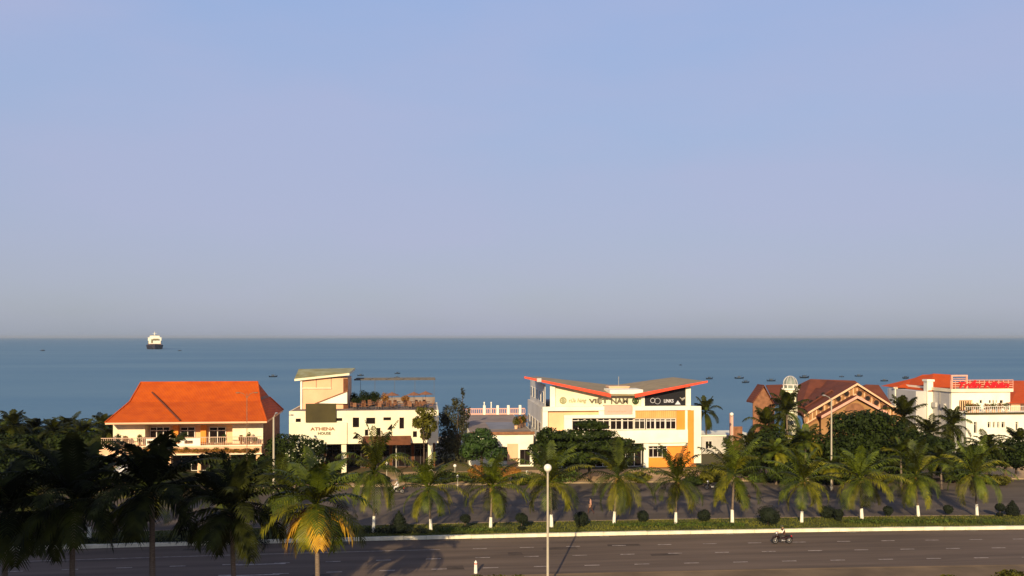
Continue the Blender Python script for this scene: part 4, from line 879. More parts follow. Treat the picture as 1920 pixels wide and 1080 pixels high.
# ---------------------------------------------------------------- brown gabled villa
YG = 118.0
G = empty('brown_gabled_villa', (fX(1560, YG), YG, 0), 0, 'peach villa with dark brown tiled roofs, double front gable and dotted openings', 'house')
def gp(u, v, Y=YG): return P3(1330 + u / 4.909, 680 + v / 4.909, Y)
def gable(apex, left, right, Y, depth, th, mat_, nm):
    m = MB(); a, l, r_ = apex, left, right
    m.add([(l.x, Y, l.z), (a.x, Y, a.z), (a.x, Y + depth, a.z), (l.x, Y + depth, l.z), (l.x, Y, l.z - th), (a.x, Y, a.z - th), (a.x, Y + depth, a.z - th), (l.x, Y + depth, l.z - th)], [(0, 3, 2, 1), (4, 5, 6, 7), (0, 1, 5, 4), (3, 0, 4, 7), (2, 3, 7, 6)])
    m.add([(a.x, Y, a.z), (r_.x, Y, r_.z), (r_.x, Y + depth, r_.z), (a.x, Y + depth, a.z), (a.x, Y, a.z - th), (r_.x, Y, r_.z - th), (r_.x, Y + depth, r_.z - th), (a.x, Y + depth, a.z - th)], [(0, 3, 2, 1), (4, 5, 6, 7), (0, 1, 5, 4), (1, 2, 6, 5), (2, 3, 7, 6)])
    return m.build(nm, mat_, G)
ax, al, ar = gp(1350, 190), gp(860, 480), gp(1790, 470)
MB().prism([(al.x + .3, 0), (ar.x - .3, 0), (ar.x - .3, ar.z - .2), (ax.x, ax.z - .3), (al.x + .3, al.z - .2)], YG + .3, YG + .5).build('front_wall', 'villa', G)
gable(ax, al, ar, YG - .3, 10, .2, 'tileb', 'outer_gable_roof')
def barge(a, b, Y, w_, mt):
    m = MB(); m.add([(a.x, Y, a.z + .06), (b.x, Y, b.z + .06), (b.x, Y, b.z - w_), (a.x, Y, a.z - w_), (a.x, Y + .12, a.z + .06), (b.x, Y + .12, b.z + .06), (b.x, Y + .12, b.z - w_), (a.x, Y + .12, a.z - w_)],
      [(0, 1, 2, 3), (7, 6, 5, 4), (0, 4, 5, 1), (3, 2, 6, 7), (0, 3, 7, 4), (1, 5, 6, 2)]); m.build('bargeboard', mt, G)
barge(ax, al, YG - .45, .22, 'peach'); barge(ax, ar, YG - .45, .22, 'peach')
def low(v, d): return Vector((v.x, v.y, v.z - d))
for dd_, mt in ((.38, 'wood'), (1.55, 'peach'), (1.85, 'wood')):
    barge(low(ax, dd_), low(al, dd_), YG + .12, .14, mt); barge(low(ax, dd_), low(ar, dd_), YG + .12, .14, mt)
for k in range(13):
    for a_, b_ in ((al, ar),):
        for e_ in (a_, b_):
            u_ = (k + .5) / 13; q = ax.lerp(e_, u_); MB().box(q.x - .07, q.x + .07, YG + .2, YG + .297, q.z - 1.5, q.z - .45).build('gable_slat', 'peach', G)
ix, il, ir = gp(1350, 305, YG - 1.5), gp(1020, 490, YG - 1.5), gp(1600, 445, YG - 1.5)
ir = Vector((ix.x + (ix.x - il.x) * .9, ir.y, il.z + .3))
MB().prism([(il.x + .3, 0), (ir.x - .3, 0), (ir.x - .3, ir.z - .2), (ix.x, ix.z - .3), (il.x + .3, il.z - .2)], YG - 1.2, YG - 1.05).build('porch_wall', 'villa', G)
m = MB(); gable(ix, il, ir, YG - 1.8, 1.5, .18, 'tileb', 'inner_gable_roof'); barge(ix, il, YG - 1.95, .32, 'lattice'); barge(ix, ir, YG - 1.95, .32, 'lattice')
q = gp(1340, 410, YG - 1.25); m = MB(); n = 14
m.add([(q.x + 1.5 * math.cos(math.pi * k / n), YG - 1.24, q.z - .6 + 1.2 * math.sin(math.pi * k / n)) for k in range(n + 1)], [tuple(range(n + 1))]); m.build('arched_recess', 'wood', G)
for (u, v) in ((1025, 418), (1108, 372), (1190, 330), (1265, 285), (1385, 285), (1460, 330), (1540, 368), (1350, 212), (1620, 410), (1430, 255), (1580, 355)):
    q = gp(u, v, YG); r_ = .50 if v > 250 and u not in (1430, 1580) else .2
    q2 = MB().tube([(q.x, YG + .1, q.z), (q.x, YG + .298, q.z)], r_, 12).build('vent_surround', 'wood', G); d = MB().tube([(q.x, YG + .06, q.z), (q.x, YG + .098, q.z)], r_ * .75, 12).build('opening', 'dark'); d.parent = q2
    for v_ in d.data.vertices: v_.co -= ORI[G.name]
# second gable behind-left with its dots
bx, b0, b1 = gp(1100, 245, YG + 3), gp(860, 400, YG + 3), gp(1340, 400, YG + 3)
MB().prism([(b0.x, 0), (b1.x, 0), (b1.x, b1.z), (bx.x, bx.z - .2), (b0.x, b0.z)], YG + 2.6, YG + 2.8).build('rear_gable_wall', 'villa', G); gable(bx, b0, b1, YG + 2.2, 7, .2, 'tileb', 'rear_gable_roof')
for (u, v) in ((1000, 328), (940, 360), (885, 390), (1050, 290)):
    q = gp(u, v, YG + 2.5); MB().tube([(q.x, YG + 2.4, q.z), (q.x, YG + 2.597, q.z)], .28, 10).build('opening', 'dark', G)
# main roof ridge across
m0, m1, m2, m3 = gp(1010, 155, YG + 9), gp(1340, 165, YG + 9), gp(1480, 420, YG + 2.9), gp(840, 420, YG + 2.9)
m4 = gp(930, 150, YG + 9)
m = MB(); m.v = [tuple(v) for v in (m4, m1, (m2.x + 3, m2.y, m2.z), m3, (m2.x + 4, YG + 15, m2.z), (m3.x - 1, YG + 15, m3.z))]; m.f = [(3, 2, 1, 0), (2, 4, 1), (4, 5, 0, 1), (5, 3, 0)]; m.build('main_roof', 'tileb', G)
# right wing roof
w0, w1, w2, w3 = gp(1440, 200, YG + 7), gp(1560, 205, YG + 7), gp(1680, 380, YG + 3), gp(1380, 380, YG + 3)
m = MB(); m.v = [tuple(v) for v in (w0, w1, w2, w3, (w2.x, YG + 13, w2.z), (w3.x, YG + 13, w3.z))]; m.f = [(3, 2, 1, 0), (2, 4, 1), (4, 5, 0, 1), (5, 3, 0)]; m.build('right_wing_roof', 'tileb', G)
# left gable
l0 = gp(505, 205, YG + 2); l1, l2 = gp(400, 360, YG + 2), gp(610, 400, YG + 2)
MB().prism([(l1.x + .2, 0), (l2.x, 0), (l2.x, l2.z - .1), (l0.x, l0.z - .3), (l1.x + .2, l1.z)], YG + 2.4, YG + 2.6).build('left_gable_wall', 'wood', G); gable(l0, l1, l2, YG + 2, 2.5, .2, 'tileb', 'left_gable_roof')
k0, k1, k2, k3 = gp(520, 205, YG + 6), gp(680, 200, YG + 6), gp(700, 330, YG + 2.2), gp(580, 330, YG + 2.2)
MB().slab([k3, k2, k1, k0], .15).build('left_roof_slope', 'tileb', G)
# turret with lantern
tq = gp(745, 250, YG + 1); zt0 = gp(745, 395, YG + 1).z; zt1 = tq.z
MB().tube([(tq.x, YG + 1, 0), (tq.x, YG + 1, zt1)], 1.0, 12).build('turret', 'cream2', G)
for a in (-.6, 0, .6): MB().box(tq.x + a - .12, tq.x + a + .12, YG - .05 + abs(a) * .3, YG + .2, zt0 + .3, zt1 - .5).build('turret_window', 'glass2', G)
MB().tube([(tq.x, YG + 1, zt1 + .003), (tq.x, YG + 1, zt1 + .25)], 1.25, 12).build('turret_cornice', 'white', G)
dm = MB(); zd = gp(745, 205, YG + 1).z
for k in range(8):
    a = k * math.pi / 4; dm.tube([(tq.x + math.cos(a), YG + 1 + math.sin(a), zt1 + .25), (tq.x + math.cos(a), YG + 1 + math.sin(a), zd)], .09, 6)
dm.torus((0, 0, 0), .001, .0005, 3, 3); dm.tube([(tq.x, YG + 1, zd), (tq.x, YG + 1, zd + .12)], 1.12, 12)
dm.build('lantern_columns', 'frame', G)
dd = MB(); topz = gp(745, 118, YG + 1).z
for k in range(10):
    a = k * math.pi / 5; dd.tube([(tq.x + math.cos(a) * math.cos(t) * 1.0, YG + 1 + math.sin(a) * math.cos(t) * 1.0, zd + .12 + (topz - zd - .2) * math.sin(t)) for t in [j * math.pi / 12 for j in range(7)]], .05, 5)
dd.build('dome_ribs', 'greywall', G)
d2 = MB().ball((tq.x, YG + 1, zd + .1), 1, 14, 10, (.92, .92, (topz - zd - .3))); d2.build('dome', 'sagegrey', G)
for k in range(5): xx = fX(1430 + 45 * k, YG); window(G, xx, 1.0, xx + 1.1, 2.8, YG + .2, 1, 0)
# red wall stub by the globe lamp
q = rect(1370, 797, 1392, 830, 120); R_ = empty('boundary_wall', (q[0], 120, 0), 0, 'reddish garden wall below the globe lamp at the left of the brown villa', 'wall')
MB().box(q[0], q[2], 120, 120.3, 0, fZ(1380, 800, 120)).build('brickwork', 'wood', R_); MB().box(q[0] - .05, q[0] + .35, 119.9, 120.4, 0, fZ(1380, 775, 120)).build('gate_pier', 'pink', R_)

# ---------------------------------------------------------------- white villa at the right
def hz(u0, v0, u1, v1, Y): return rect(1620 + u0 / 4.909, 680 + v0 / 4.909, 1620 + u1 / 4.909, 680 + v1 / 4.909, Y)
YH = 118.0
H = empty('white_villa', (fX(1850, YH), YH, 0), 0, 'large white villa with red tiled roofs, stacked terraces and red script sign', 'house')
q = hz(805, 262, 1345, 455, YH); x0 = q[0]; x1 = q[2]; zup = q[3]; zterr = hz(940, 462, 1000, 466, YH)[3]
wn = [hz(a, 345, b, 372, YH) for a, b in ((1065, 1088), (1150, 1168), (1183, 1196), (1212, 1222), (1250, 1280))] + [hz(875, 345, 1000, 450, YH)]
m = MB(); wall_holes(m, x0, x1, zterr - .5, zup, YH, wn, .3); body_shell(m, x0, x1, 0, zup, YH, YH + 12); m.build('upper_wall', 'white', H); MB().box(x0 - .05, x0 - .004, YH + .35, 122.9, 0, zup - .12).build('flank_shade_sheet', 'greywall', H)  # thin grey sheet gives the white flank its shaded tone
for h in wn[:5]: window(H, *h, YH + .2, 0, 0, fr='steel', w=.03)
window(H, *wn[5], YH + .25, 5, 0, gl='glass2', fr='peachy', w=.14)
MB().box(x0 - .25, x1 + .25, YH - .35, YH - .003, zup - .1, zup + .35).box(x0 - .25, x0 - .003, YH - .003, YH + 12, zup - .1, zup + .35).build('cornice', 'cream', H)
MB().box(x0 + .2, x1 - .2, YH + .2, YH + 11.8, zup + .003, zup + .05).build('flat_roof', 'deck', H)
# lower block toward the viewer
YL = YH - 4; q = hz(940, 465, 1700, 700, YL); lx0 = q[0]
wl = [hz(a, 545, b, v, YL) for a, b, v in ((1012, 1040, 650), (1138, 1166, 600), (1185, 1206, 600), (1226, 1246, 600), (1266, 1296, 600), (1395, 1420, 622))]
m = MB(); wall_holes(m, lx0, q[2], 0, q[3], YL, wl, .3); body_shell(m, lx0, q[2], 0, q[3], YL, YH - .01); m.build('lower_wall', 'white', H)
for h in wl: window(H, *h, YL + .2, 0, 1, w=.04)
MB().box(lx0 - .2, q[2], YL - .25, YL - .003, q[3] - .12, q[3] + .12).build('terrace_coping', 'brown', H)
tr = MB(); zt_ = q[3] + 1.0; tr.box(lx0, q[2], YL + .1, YL + .18, zt_ - .06, zt_)
x = lx0
while x < q[2]: tr.box(x, x + .05, YL + .12, YL + .16, q[3] + .12, zt_ - .06); x += .3
tr.build('terrace_railing', 'frame', H)
for i, u in enumerate((960, 1000, 1040, 1130, 1190, 1250, 1310)):
    p = Vector((hz(u, 400, u + 5, 410, YL + 1.5)[0], YL + 1.5, q[3] + .01)); e = empty('potted_plant', p, 0, 'brownish potted plant on the lower terrace of the white villa', 'potted plant', 'potted plants on the villa terrace')
    MB().tube([p, p + Vector((0, 0, .4))], [.2, .26], 8).build('pot', 'peach', e); m = MB(); leaf_cloud(m, [(p + Vector((0, 0, .85)), (.55, .4, .5))], 240, .12, rr, inner=.2); m.build('foliage', ['leafo', 'leafr'][i % 2], e)
for yy in (YH + 1.2, YH + 3.4): MB().box(x0 - .42, x0 - .06, yy, yy + .9, zup - 2.6, zup - 1.9).build('air_conditioner', 'greywall', H)
MB().tube([(x0 - .1, YH + 2.7, .2), (x0 - .1, YH + 2.7, zup - .2)], .06, 6).build('downpipe', 'grey', H)
# middle pier, recessed wing, red roofs
p1 = hz(570, 190, 622, 470, 123); MB().box(p1[0] - 1.6, x0 - .003, 123, 131, 0, hz(570, 262, 600, 270, 123)[3]).build('mid_wall', 'greywall', H)  # grey of mid and rear walls holds the shade of the white side walls
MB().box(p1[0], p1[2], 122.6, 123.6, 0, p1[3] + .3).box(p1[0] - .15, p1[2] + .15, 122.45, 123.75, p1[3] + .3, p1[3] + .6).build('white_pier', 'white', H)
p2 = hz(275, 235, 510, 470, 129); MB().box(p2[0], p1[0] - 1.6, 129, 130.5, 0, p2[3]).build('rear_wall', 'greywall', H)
MB().box(p2[0], p2[0] + .45, 128.6, 128.997, 0, p2[3]).build('corner_pilaster', 'white', H)
for u in (330, 400, 455): h = hz(u, 290, u + 38, 350, 129); window(H, *h, 128.9, 0, 1, gl='glass2')
h = hz(650, 330, 700, 400, 122.9); window(H, *h, 122.88, 0, 0, gl='glass2')
def hp(u, v, Y): return P3(1620 + u / 4.909, 680 + v / 4.909, Y)
MB().box(p2[0] - .3, p1[0] - 1.4, 128.4, 128.7, p2[3], p2[3] + .22).build('cornice', 'cream', H)
def hip(pts, m_='tiler', nm='hip_roof'):
    a, b, c, d, r0, r1 = pts; m = MB(); m.v = [tuple(v) for v in pts]; m.f = [(0, 1, 5, 4), (1, 2, 5), (2, 3, 4, 5), (3, 0, 4)]; return m.build(nm, m_, H)
a, b = hp(280, 230, 128.3), hp(560, 238, 128.3); r0, r1 = hp(540, 110, 134), hp(640, 108, 134)
hip([a, b, Vector((b.x + 2, 136, b.z)), Vector((fX(1684, 136), 136, a.z)), r0, r1])
a, b = hp(595, 262, 122.3), hp(850, 268, 122.3); r0, r1 = hp(640, 100, 129), hp(800, 110, 129)
hip([a, b, Vector((b.x + 1, 136, b.z)), Vector((a.x, 136, a.z)), r0, r1])
a, b = hp(1340, 262, 124), hp(1560, 262, 124); r0, r1 = hp(1400, 165, 130), hp(1540, 165, 130); a0 = a
a = Vector((a.x - 13, a.y, a.z)); r0 = Vector((r0.x - 8, r0.y, r0.z)); hip([a, b, Vector((b.x, 136, b.z)), Vector((a.x, 136, a.z)), r0, r1])
a, b = hp(1350, 375, 117.2), hp(1620, 375, 117.2); r0, r1 = hp(1400, 262, 123), hp(1560, 262, 123)
hip([a, b, Vector((b.x, 127, b.z)), Vector((a.x, 127, a.z)), r0, r1], nm='lower_hip_roof')
MB().box(a.x + .6, b.x, 117.9, 126, 0, a.z - .02).build('right_wing_wall', 'peach', H)
h = hz(1440, 385, 1473, 440, 117.85); window(H, *h, 117.8, 1, 0, fr='wood')
# script sign on a lattice
YS = YH - .1; s0 = hz(800, 160, 1375, 262, YS); s1 = hz(800, 125, 950, 262, YS)
m = MB()
for z in [s0[1] + (s0[3] - s0[1]) * k / 5 for k in range(6)]: m.box(s0[0], s0[2], YS, YS + .06, z - .04, z + .04)
for k in range(14): x = s0[0] + (s0[2] - s0[0]) * k / 13; m.box(x - .04, x + .04, YS + .062, YS + .1, s0[1], s0[3])
for k in range(8): z = s1[1] + (s1[3] - s1[1]) * k / 7; m.box(s1[0], s1[2], YS - .1, YS - .04, z - .03, z + .03)
m.box(s1[0], s1[0] + .2, YS - .12, YS + .1, s1[1], s1[3]); m.box(s1[2] - .2, s1[2], YS - .12, YS + .1, s1[1], s1[3]); m.box(s1[0], s1[2], YS - .12, YS + .1, s1[3], s1[3] + .2)
m.build('sign_lattice', 'lattice', H)
t = hz(862, 160, 1330, 232, YS); text_mesh('sign_lettering', 'Trần Nhân', 'redtxt', H, t[0], YS - .2, t[1], t[2] - t[0], t[3] - t[1], .06, .035, .3)

# ---------------------------------------------------------------- street furniture
LPM = {'double': 'poledk'}
def lamp(name, px, py_top, D, label, kind='globe', r=.09, gl=.28, py_base=None):
    p = at(px, D); zt = zat(py_top, D); e = empty(name, (p.x, p.y, 0), 0, label, 'street lamp' if kind != 'pole' else 'pole')
    MB().tube([(p.x, p.y, 0), (p.x, p.y, .5), (p.x, p.y, .52), (p.x, p.y, zt)], [r * 1.7, r * 1.6, r, r * .75], 10).build('pole', LPM.get(kind, 'pole'), e, smooth=True)
    if kind == 'globe':
        MB().ball((p.x, p.y, zt + gl * .9), gl, 16, 10).build('globe', 'globe', e, smooth=True); MB().tube([(p.x, p.y, zt - .1), (p.x, p.y, zt + .08)], [r, gl * .6], 10).build('collar', 'grey', e)
    elif kind == 'double':
        for s in (-1, 1):
            MB().tube([(p.x, p.y, zt - .5), (p.x + s * .4, p.y, zt), (p.x + s * .8, p.y, zt + .12)], .035, 6).build('arm', 'poledk', e); MB().ball((p.x + s * 1.05, p.y, zt + .1), .22, 10, 6, (1.3, .6, .35)).build('lamp_head', 'poledk', e)
    elif kind == 'arm':
        MB().tube([(p.x, p.y, zt - .2), (p.x, p.y + .6, zt + .15), (p.x, p.y + 1.6, zt + .3)], .05, 6).build('arm', 'pole', e); MB().ball((p.x, p.y + 1.9, zt + .28), .3, 10, 6, (.6, 1.3, .35)).build('lamp_head', 'grey', e)
    return e
lamp('street_lamp', 1027, 884, 60.5, 'tall pale lamp post with a white globe in front of the road')
lamp('street_lamp', 513, 782, 99, 'tall bare cream pole at the right corner of the orange-roofed house', 'arm', .13)
lamp('street_lamp', 463, 738, 102, 'thin double-armed lamp post rising before the orange roof', 'double', .045)
lamp('street_lamp', 1559, 748, 100, 'tall thin pale pole before the double gabled villa', 'arm', .1)
lamp('street_lamp', 1372, 780, 118.5, 'globe lamp on the gate pier left of the brown villa', 'globe', .08, .26)
lamp('street_lamp', 146, 880, 100, 'short lamp post with a white globe among the shaded palms at the left', 'globe', .10, .18)
for px, pt, D, lb in ((853, 868, 106, 'small white garden lamp left of the rust-brown shrubs'), (858, 888, 101, 'small white lamp at the far kerb between two median palms'), (725, 862, 108, 'small white garden lamp before the dark ground floor of the cafe'), (988, 880, 108, 'small white garden lamp beside the white doorway')):
    lamp('garden_lamp', px, pt + 8, D, lb, 'globe', .05, .2)
p = gnd(892, 1075); e = empty('bollard', (p.x, p.y, 0), 0, 'lone white bollard at the near edge of the road', 'bollard')
MB().tube([(p.x, p.y, 0), (p.x, p.y, .05), (p.x, p.y, .85), (p.x, p.y, .98)], [.16, .13, .11, .03], 10).build('post', 'limewash', e, smooth=True); MB().tube([(p.x, p.y, .7), (p.x, p.y, .78)], .118, 10).build('band', 'redtxt', e)

# ---------------------------------------------------------------- people
def figure(parent, J, edges, rads, m, name='person', shirt=None):
    me = bpy.data.meshes.new(name); keys = list(J); me.from_pydata([J[k] for k in keys], [(keys.index(a), keys.index(b)) for a, b in edges], [])
    o = bpy.data.objects.new(name, me); COL.objects.link(o); md = o.modifiers.new('skin', 'SKIN')
    for i, k in enumerate(keys):
        rr_ = rads[k]; me.skin_vertices[0].data[i].radius = rr_ if hasattr(rr_, '__len__') else (rr_, rr_); me.skin_vertices[0].data[i].use_root = (k == 'pelvis')
    sb_ = o.modifiers.new('sub', 'SUBSURF'); sb_.levels = sb_.render_levels = 1
    bpy.context.view_layer.update(); dg = bpy.context.evaluated_depsgraph_get(); nm = bpy.data.meshes.new_from_object(o.evaluated_get(dg)); bpy.data.objects.remove(o)
    nm.materials.clear(); nm.name = name; o = bpy.data.objects.new(name, nm); COL.objects.link(o)
    if parent: o.parent = parent
    return o
def person(name, loc, rz, pose, label, top, legs, head_cover, sc=1.0, cat='person', sleeve=None):
    V3 = Vector
    if pose == 'walk':
        J = dict(pelvis=(0, 0, .95), belly=(0, 0, 1.12), chest=(0, .02, 1.34), neck=(0, .03, 1.50), head=(0, .05, 1.60), crown=(0, .06, 1.72),
          shl=(-.17, .02, 1.42), ell=(-.24, -.08, 1.15), wrl=(-.24, .05, .92), shr=(.17, .02, 1.42), elr=(.24, .0, 1.14), wrr=(.22, .20, .98),
          hpl=(-.09, 0, .90), knl=(-.10, .22, .52), anl=(-.10, .24, .09), tol=(-.11, .42, .04), hpr=(.09, 0, .90), knr=(.10, -.05, .50), anr=(.10, -.33, .13), tor=(.10, -.20, .04))
    else:   # seated on a motorcycle, facing +y, hands forward
        J = dict(pelvis=(0, -.18, .80), belly=(0, -.16, .98), chest=(0, -.08, 1.20), neck=(0, -.03, 1.36), head=(0, .02, 1.46), crown=(0, .03, 1.58),
          shl=(-.18, -.06, 1.28), ell=(-.28, .10, 1.05), wrl=(-.30, .36, 1.02), shr=(.18, -.06, 1.28), elr=(.28, .10, 1.05), wrr=(.30, .36, 1.02),
          hpl=(-.10, -.14, .78), knl=(-.19, .26, .74), anl=(-.18, .20, .34), tol=(-.18, .38, .29), hpr=(.10, -.14, .78), knr=(.19, .26, .74), anr=(.18, .20, .34), tor=(.18, .38, .29))
    rd = dict(pelvis=(.15, .11), belly=(.14, .10), chest=(.16, .11), neck=.055, head=(.075, .09), crown=(.055, .065), shl=.06, ell=.042, wrl=.028, shr=.06, elr=.042, wrr=.028,
      hpl=.09, knl=.06, anl=.04, tol=.03, hpr=.09, knr=.06, anr=.04, tor=.03)
    ed = [('pelvis', 'belly'), ('belly', 'chest'), ('chest', 'neck'), ('neck', 'head'), ('head', 'crown'), ('chest', 'shl'), ('shl', 'ell'), ('ell', 'wrl'), ('chest', 'shr'), ('shr', 'elr'), ('elr', 'wrr'),
      ('pelvis', 'hpl'), ('hpl', 'knl'), ('knl', 'anl'), ('anl', 'tol'), ('pelvis', 'hpr'), ('hpr', 'knr'), ('knr', 'anr'), ('anr', 'tor')]
    for sd in ('l', 'r'):
        w0 = V3(J['wr' + sd]); dr = (w0 - V3(J['el' + sd])).normalized(); J['pa' + sd] = tuple(w0 + dr * .07); rd['pa' + sd] = (.036, .018); ed.append(('wr' + sd, 'pa' + sd))
        sidev = V3((0, 1, 0)) if pose == 'walk' else V3((1, 0, 0))
        for k, (off_, ln) in enumerate(((-.03, .075), (-.01, .085), (.012, .08), (.032, .06))):
            a = w0 + dr * .09 + sidev * off_; b = a + dr * ln + V3((0, 0, -.02 if pose == 'walk' else -.05)); J[f'f{sd}{k}'] = tuple(a); J[f'g{sd}{k}'] = tuple(b); rd[f'f{sd}{k}'] = rd[f'g{sd}{k}'] = .009
            ed += [('pa' + sd, f'f{sd}{k}'), (f'f{sd}{k}', f'g{sd}{k}')]
        th_ = w0 + dr * .04 + sidev * .045; J['th' + sd] = tuple(th_); J['tt' + sd] = tuple(th_ + dr * .05 + sidev * .012); rd['th' + sd] = rd['tt' + sd] = .01; ed += [('wr' + sd, 'th' + sd), ('th' + sd, 'tt' + sd)]
    o = figure(None, J, ed, rd, None, name)
    for k in ('skin', top, legs, 'hair', sleeve or top): o.data.materials.append(M[k])
    pz, nz_ = J['pelvis'][2], J['neck'][2]
    for pl_ in o.data.polygons:
        c = pl_.center; pl_.use_smooth = True; mi = 0
        elz = J['ell'][2]; wrz = J['wrl']
        handd = min((Vector(J['wrl']) - c).length, (Vector(J['wrr']) - c).length, (Vector(J['pal']) - c).length, (Vector(J['par']) - c).length)
        if c.z < pz + .04: mi = 2
        if c.z >= pz + .04 and c.z < nz_ - .02: mi = 1
        if mi == 1 and abs(c.x) > .2: mi = 4
        if handd < .16: mi = 0
        if c.z < J['anl'][2] + .02 and pose == 'walk' and c.z < .12: mi = 3
        pl_.material_index = mi
    hd = Vector(J['head']); m = MB()
    for s in (-1, 1): m.ball(hd + Vector((s * .028, .078, .03)), .011, 6, 4)
    m.ball(hd + Vector((0, .088, -.045)), .016, 6, 4, (1.6, .5, .5)); ey = m.build('face_features', 'hair', None); ey.parent = o
    m = MB().ball(hd + Vector((0, .098, .0)), .016, 6, 5, (.8, 1.2, 1.5))
    for s in (-1, 1): m.ball(hd + Vector((s * .082, 0, 0)), .022, 6, 4, (.5, .8, 1.2))
    ey = m.build('nose_and_ears', 'skin', None); ey.parent = o
    if head_cover == 'hair':
        m = MB().ball(hd + Vector((0, -.018, .065)), .095, 12, 8, (1, 1.1, .95)); hr_ = m.build('hair', 'hair', None, smooth=True); hr_.parent = o
    else:
        m = MB().ball(hd + Vector((0, 0, .07)), .125, 12, 8, (1, 1.15, .9)); m.tube([hd + Vector((0, .08, .05)), hd + Vector((0, .19, .03))], [.10, .05], 8); hr_ = m.build('helmet', head_cover, None, smooth=True); hr_.parent = o
    o.location = loc; o.rotation_euler = (0, 0, rz); o.scale = (sc,) * 3; return tag(o, label, cat)
p = gnd(1108, 964); person('person', (p.x, p.y, .02), R(60), 'walk', 'person in a peach shirt walking on the far road right of the globe lamp', 'cloth_p', 'cloth_b', 'hair', .95)
p = gnd(1403, 952); person('person', (p.x, p.y, .02), R(-20), 'walk', 'person in dark trousers crossing the far road above the biggest round bush', 'cloth_b', 'cloth_d', 'hair', .88)

# ---------------------------------------------------------------- motorcycles, heading along +y in their own frame
def motorcycle(name, loc, rz, label, paint):
    e = empty(name, (0, 0, 0), 0, label, 'motorcycle')
    def wheel(y):
        m = MB(); m.torus((0, 0, 0), .25, .05, 20, 8); o = m.build('wheel', 'rubber', e, smooth=True)
        rm = MB(); rm.torus((0, 0, 0), .19, .018, 18, 6)
        for k in range(6): a = k * math.pi / 3; rm.tube([(0, 0, 0), (.19 * math.cos(a), 0, .19 * math.sin(a))], .012, 5)
        rm.ball((0, 0, 0), .05, 8, 6); r2 = rm.build('rim', 'chrome', None); r2.parent = o
        o.location = (0, y, .30); o.rotation_euler = (0, 0, R(90))
    wheel(.62); wheel(-.60)
    MB().tube([(0, .30, .62), (0, .12, .48), (0, -.10, .42), (0, -.35, .52), (0, -.72, .68)], [.07, .10, .15, .15, .06], 8).build('body', paint, e, smooth=True)
    MB().tube([(0, .42, .98), (0, .50, .72), (0, .40, .45)], [.08, .13, .10], 8).build('leg_shield', paint, e, smooth=True)
    m = MB(); m.ball((0, -.25, .74), .2, 12, 8, (.75, 2.1, .38)); m.build('seat', 'rubber', e, smooth=True)
    m = MB()
    for s in (-.07, .07): m.tube([(s, .62, .30), (s, .46, .85)], .022, 6)
    m.build('fork', 'chrome', e)
    MB().tube([(-.34, .36, 1.0), (-.12, .44, 1.02), (.12, .44, 1.02), (.34, .36, 1.0)], .018, 6).build('handlebar', 'chrome', e)
    MB().ball((0, .52, .95), .09, 10, 6).build('headlight', 'whtxt', e, smooth=True)
    MB().ball((0, -.80, .66), .06, 8, 6).build('tail_light', 'redtxt', e, smooth=True)
    MB().tube([(.13, .0, .28), (.15, -.3, .27), (.16, -.75, .36)], [.025, .045, .05], 8).build('exhaust', 'chrome', e, smooth=True)
    MB().tube([(0, .1, .30), (0, -.2, .32)], [.11, .13], 8).build('engine', 'chrome', e)
    m = MB(); n = 8
    for (yc, a0, a1) in ((.62, 20, 150), (-.60, 40, 160)):
        pts = [(0, yc + .33 * math.cos(R(a0 + (a1 - a0) * k / n)), .30 + .33 * math.sin(R(a0 + (a1 - a0) * k / n))) for k in range(n + 1)]; m.tube(pts, .05, 6)
    m.build('mudguard', paint, e)
    MB().tube([(0.05, -.1, .3), (.12, -.1, .3)], .02, 5).tube([(-.2, .15, .28), (.2, .15, .28)], .015, 5).build('footrest', 'chrome', e)
    e.location = loc; e.rotation_euler = (0, 0, rz); return e
p = gnd(1467, 1020); motorcycle('motorcycle', (p.x, p.y, .02), R(88), 'dark maroon motorcycle ridden along the near road', 'maroon')
person('person', (p.x, p.y, .02), R(88), 'ride', 'helmeted rider on the dark motorcycle on the near road, pale sleeve', 'cloth_b', 'cloth_d', 'helmet', 1.0, sleeve='cloth_w')
p = gnd(744, 926); motorcycle('motorcycle', (p.x, p.y, .02), R(80), 'black motorcycle on the far road between two median palms', 'blackp')
person('person', (p.x, p.y, .02), R(80), 'ride', 'rider in a white shirt on the far road beside the conical bush', 'cloth_w', 'cloth_w', 'helmetw', 1.05)
p = gnd(1335, 918); motorcycle('motorcycle', (p.x, p.y, .02), R(86), 'black motorcycle parked in the shade at the far kerb', 'blackp')

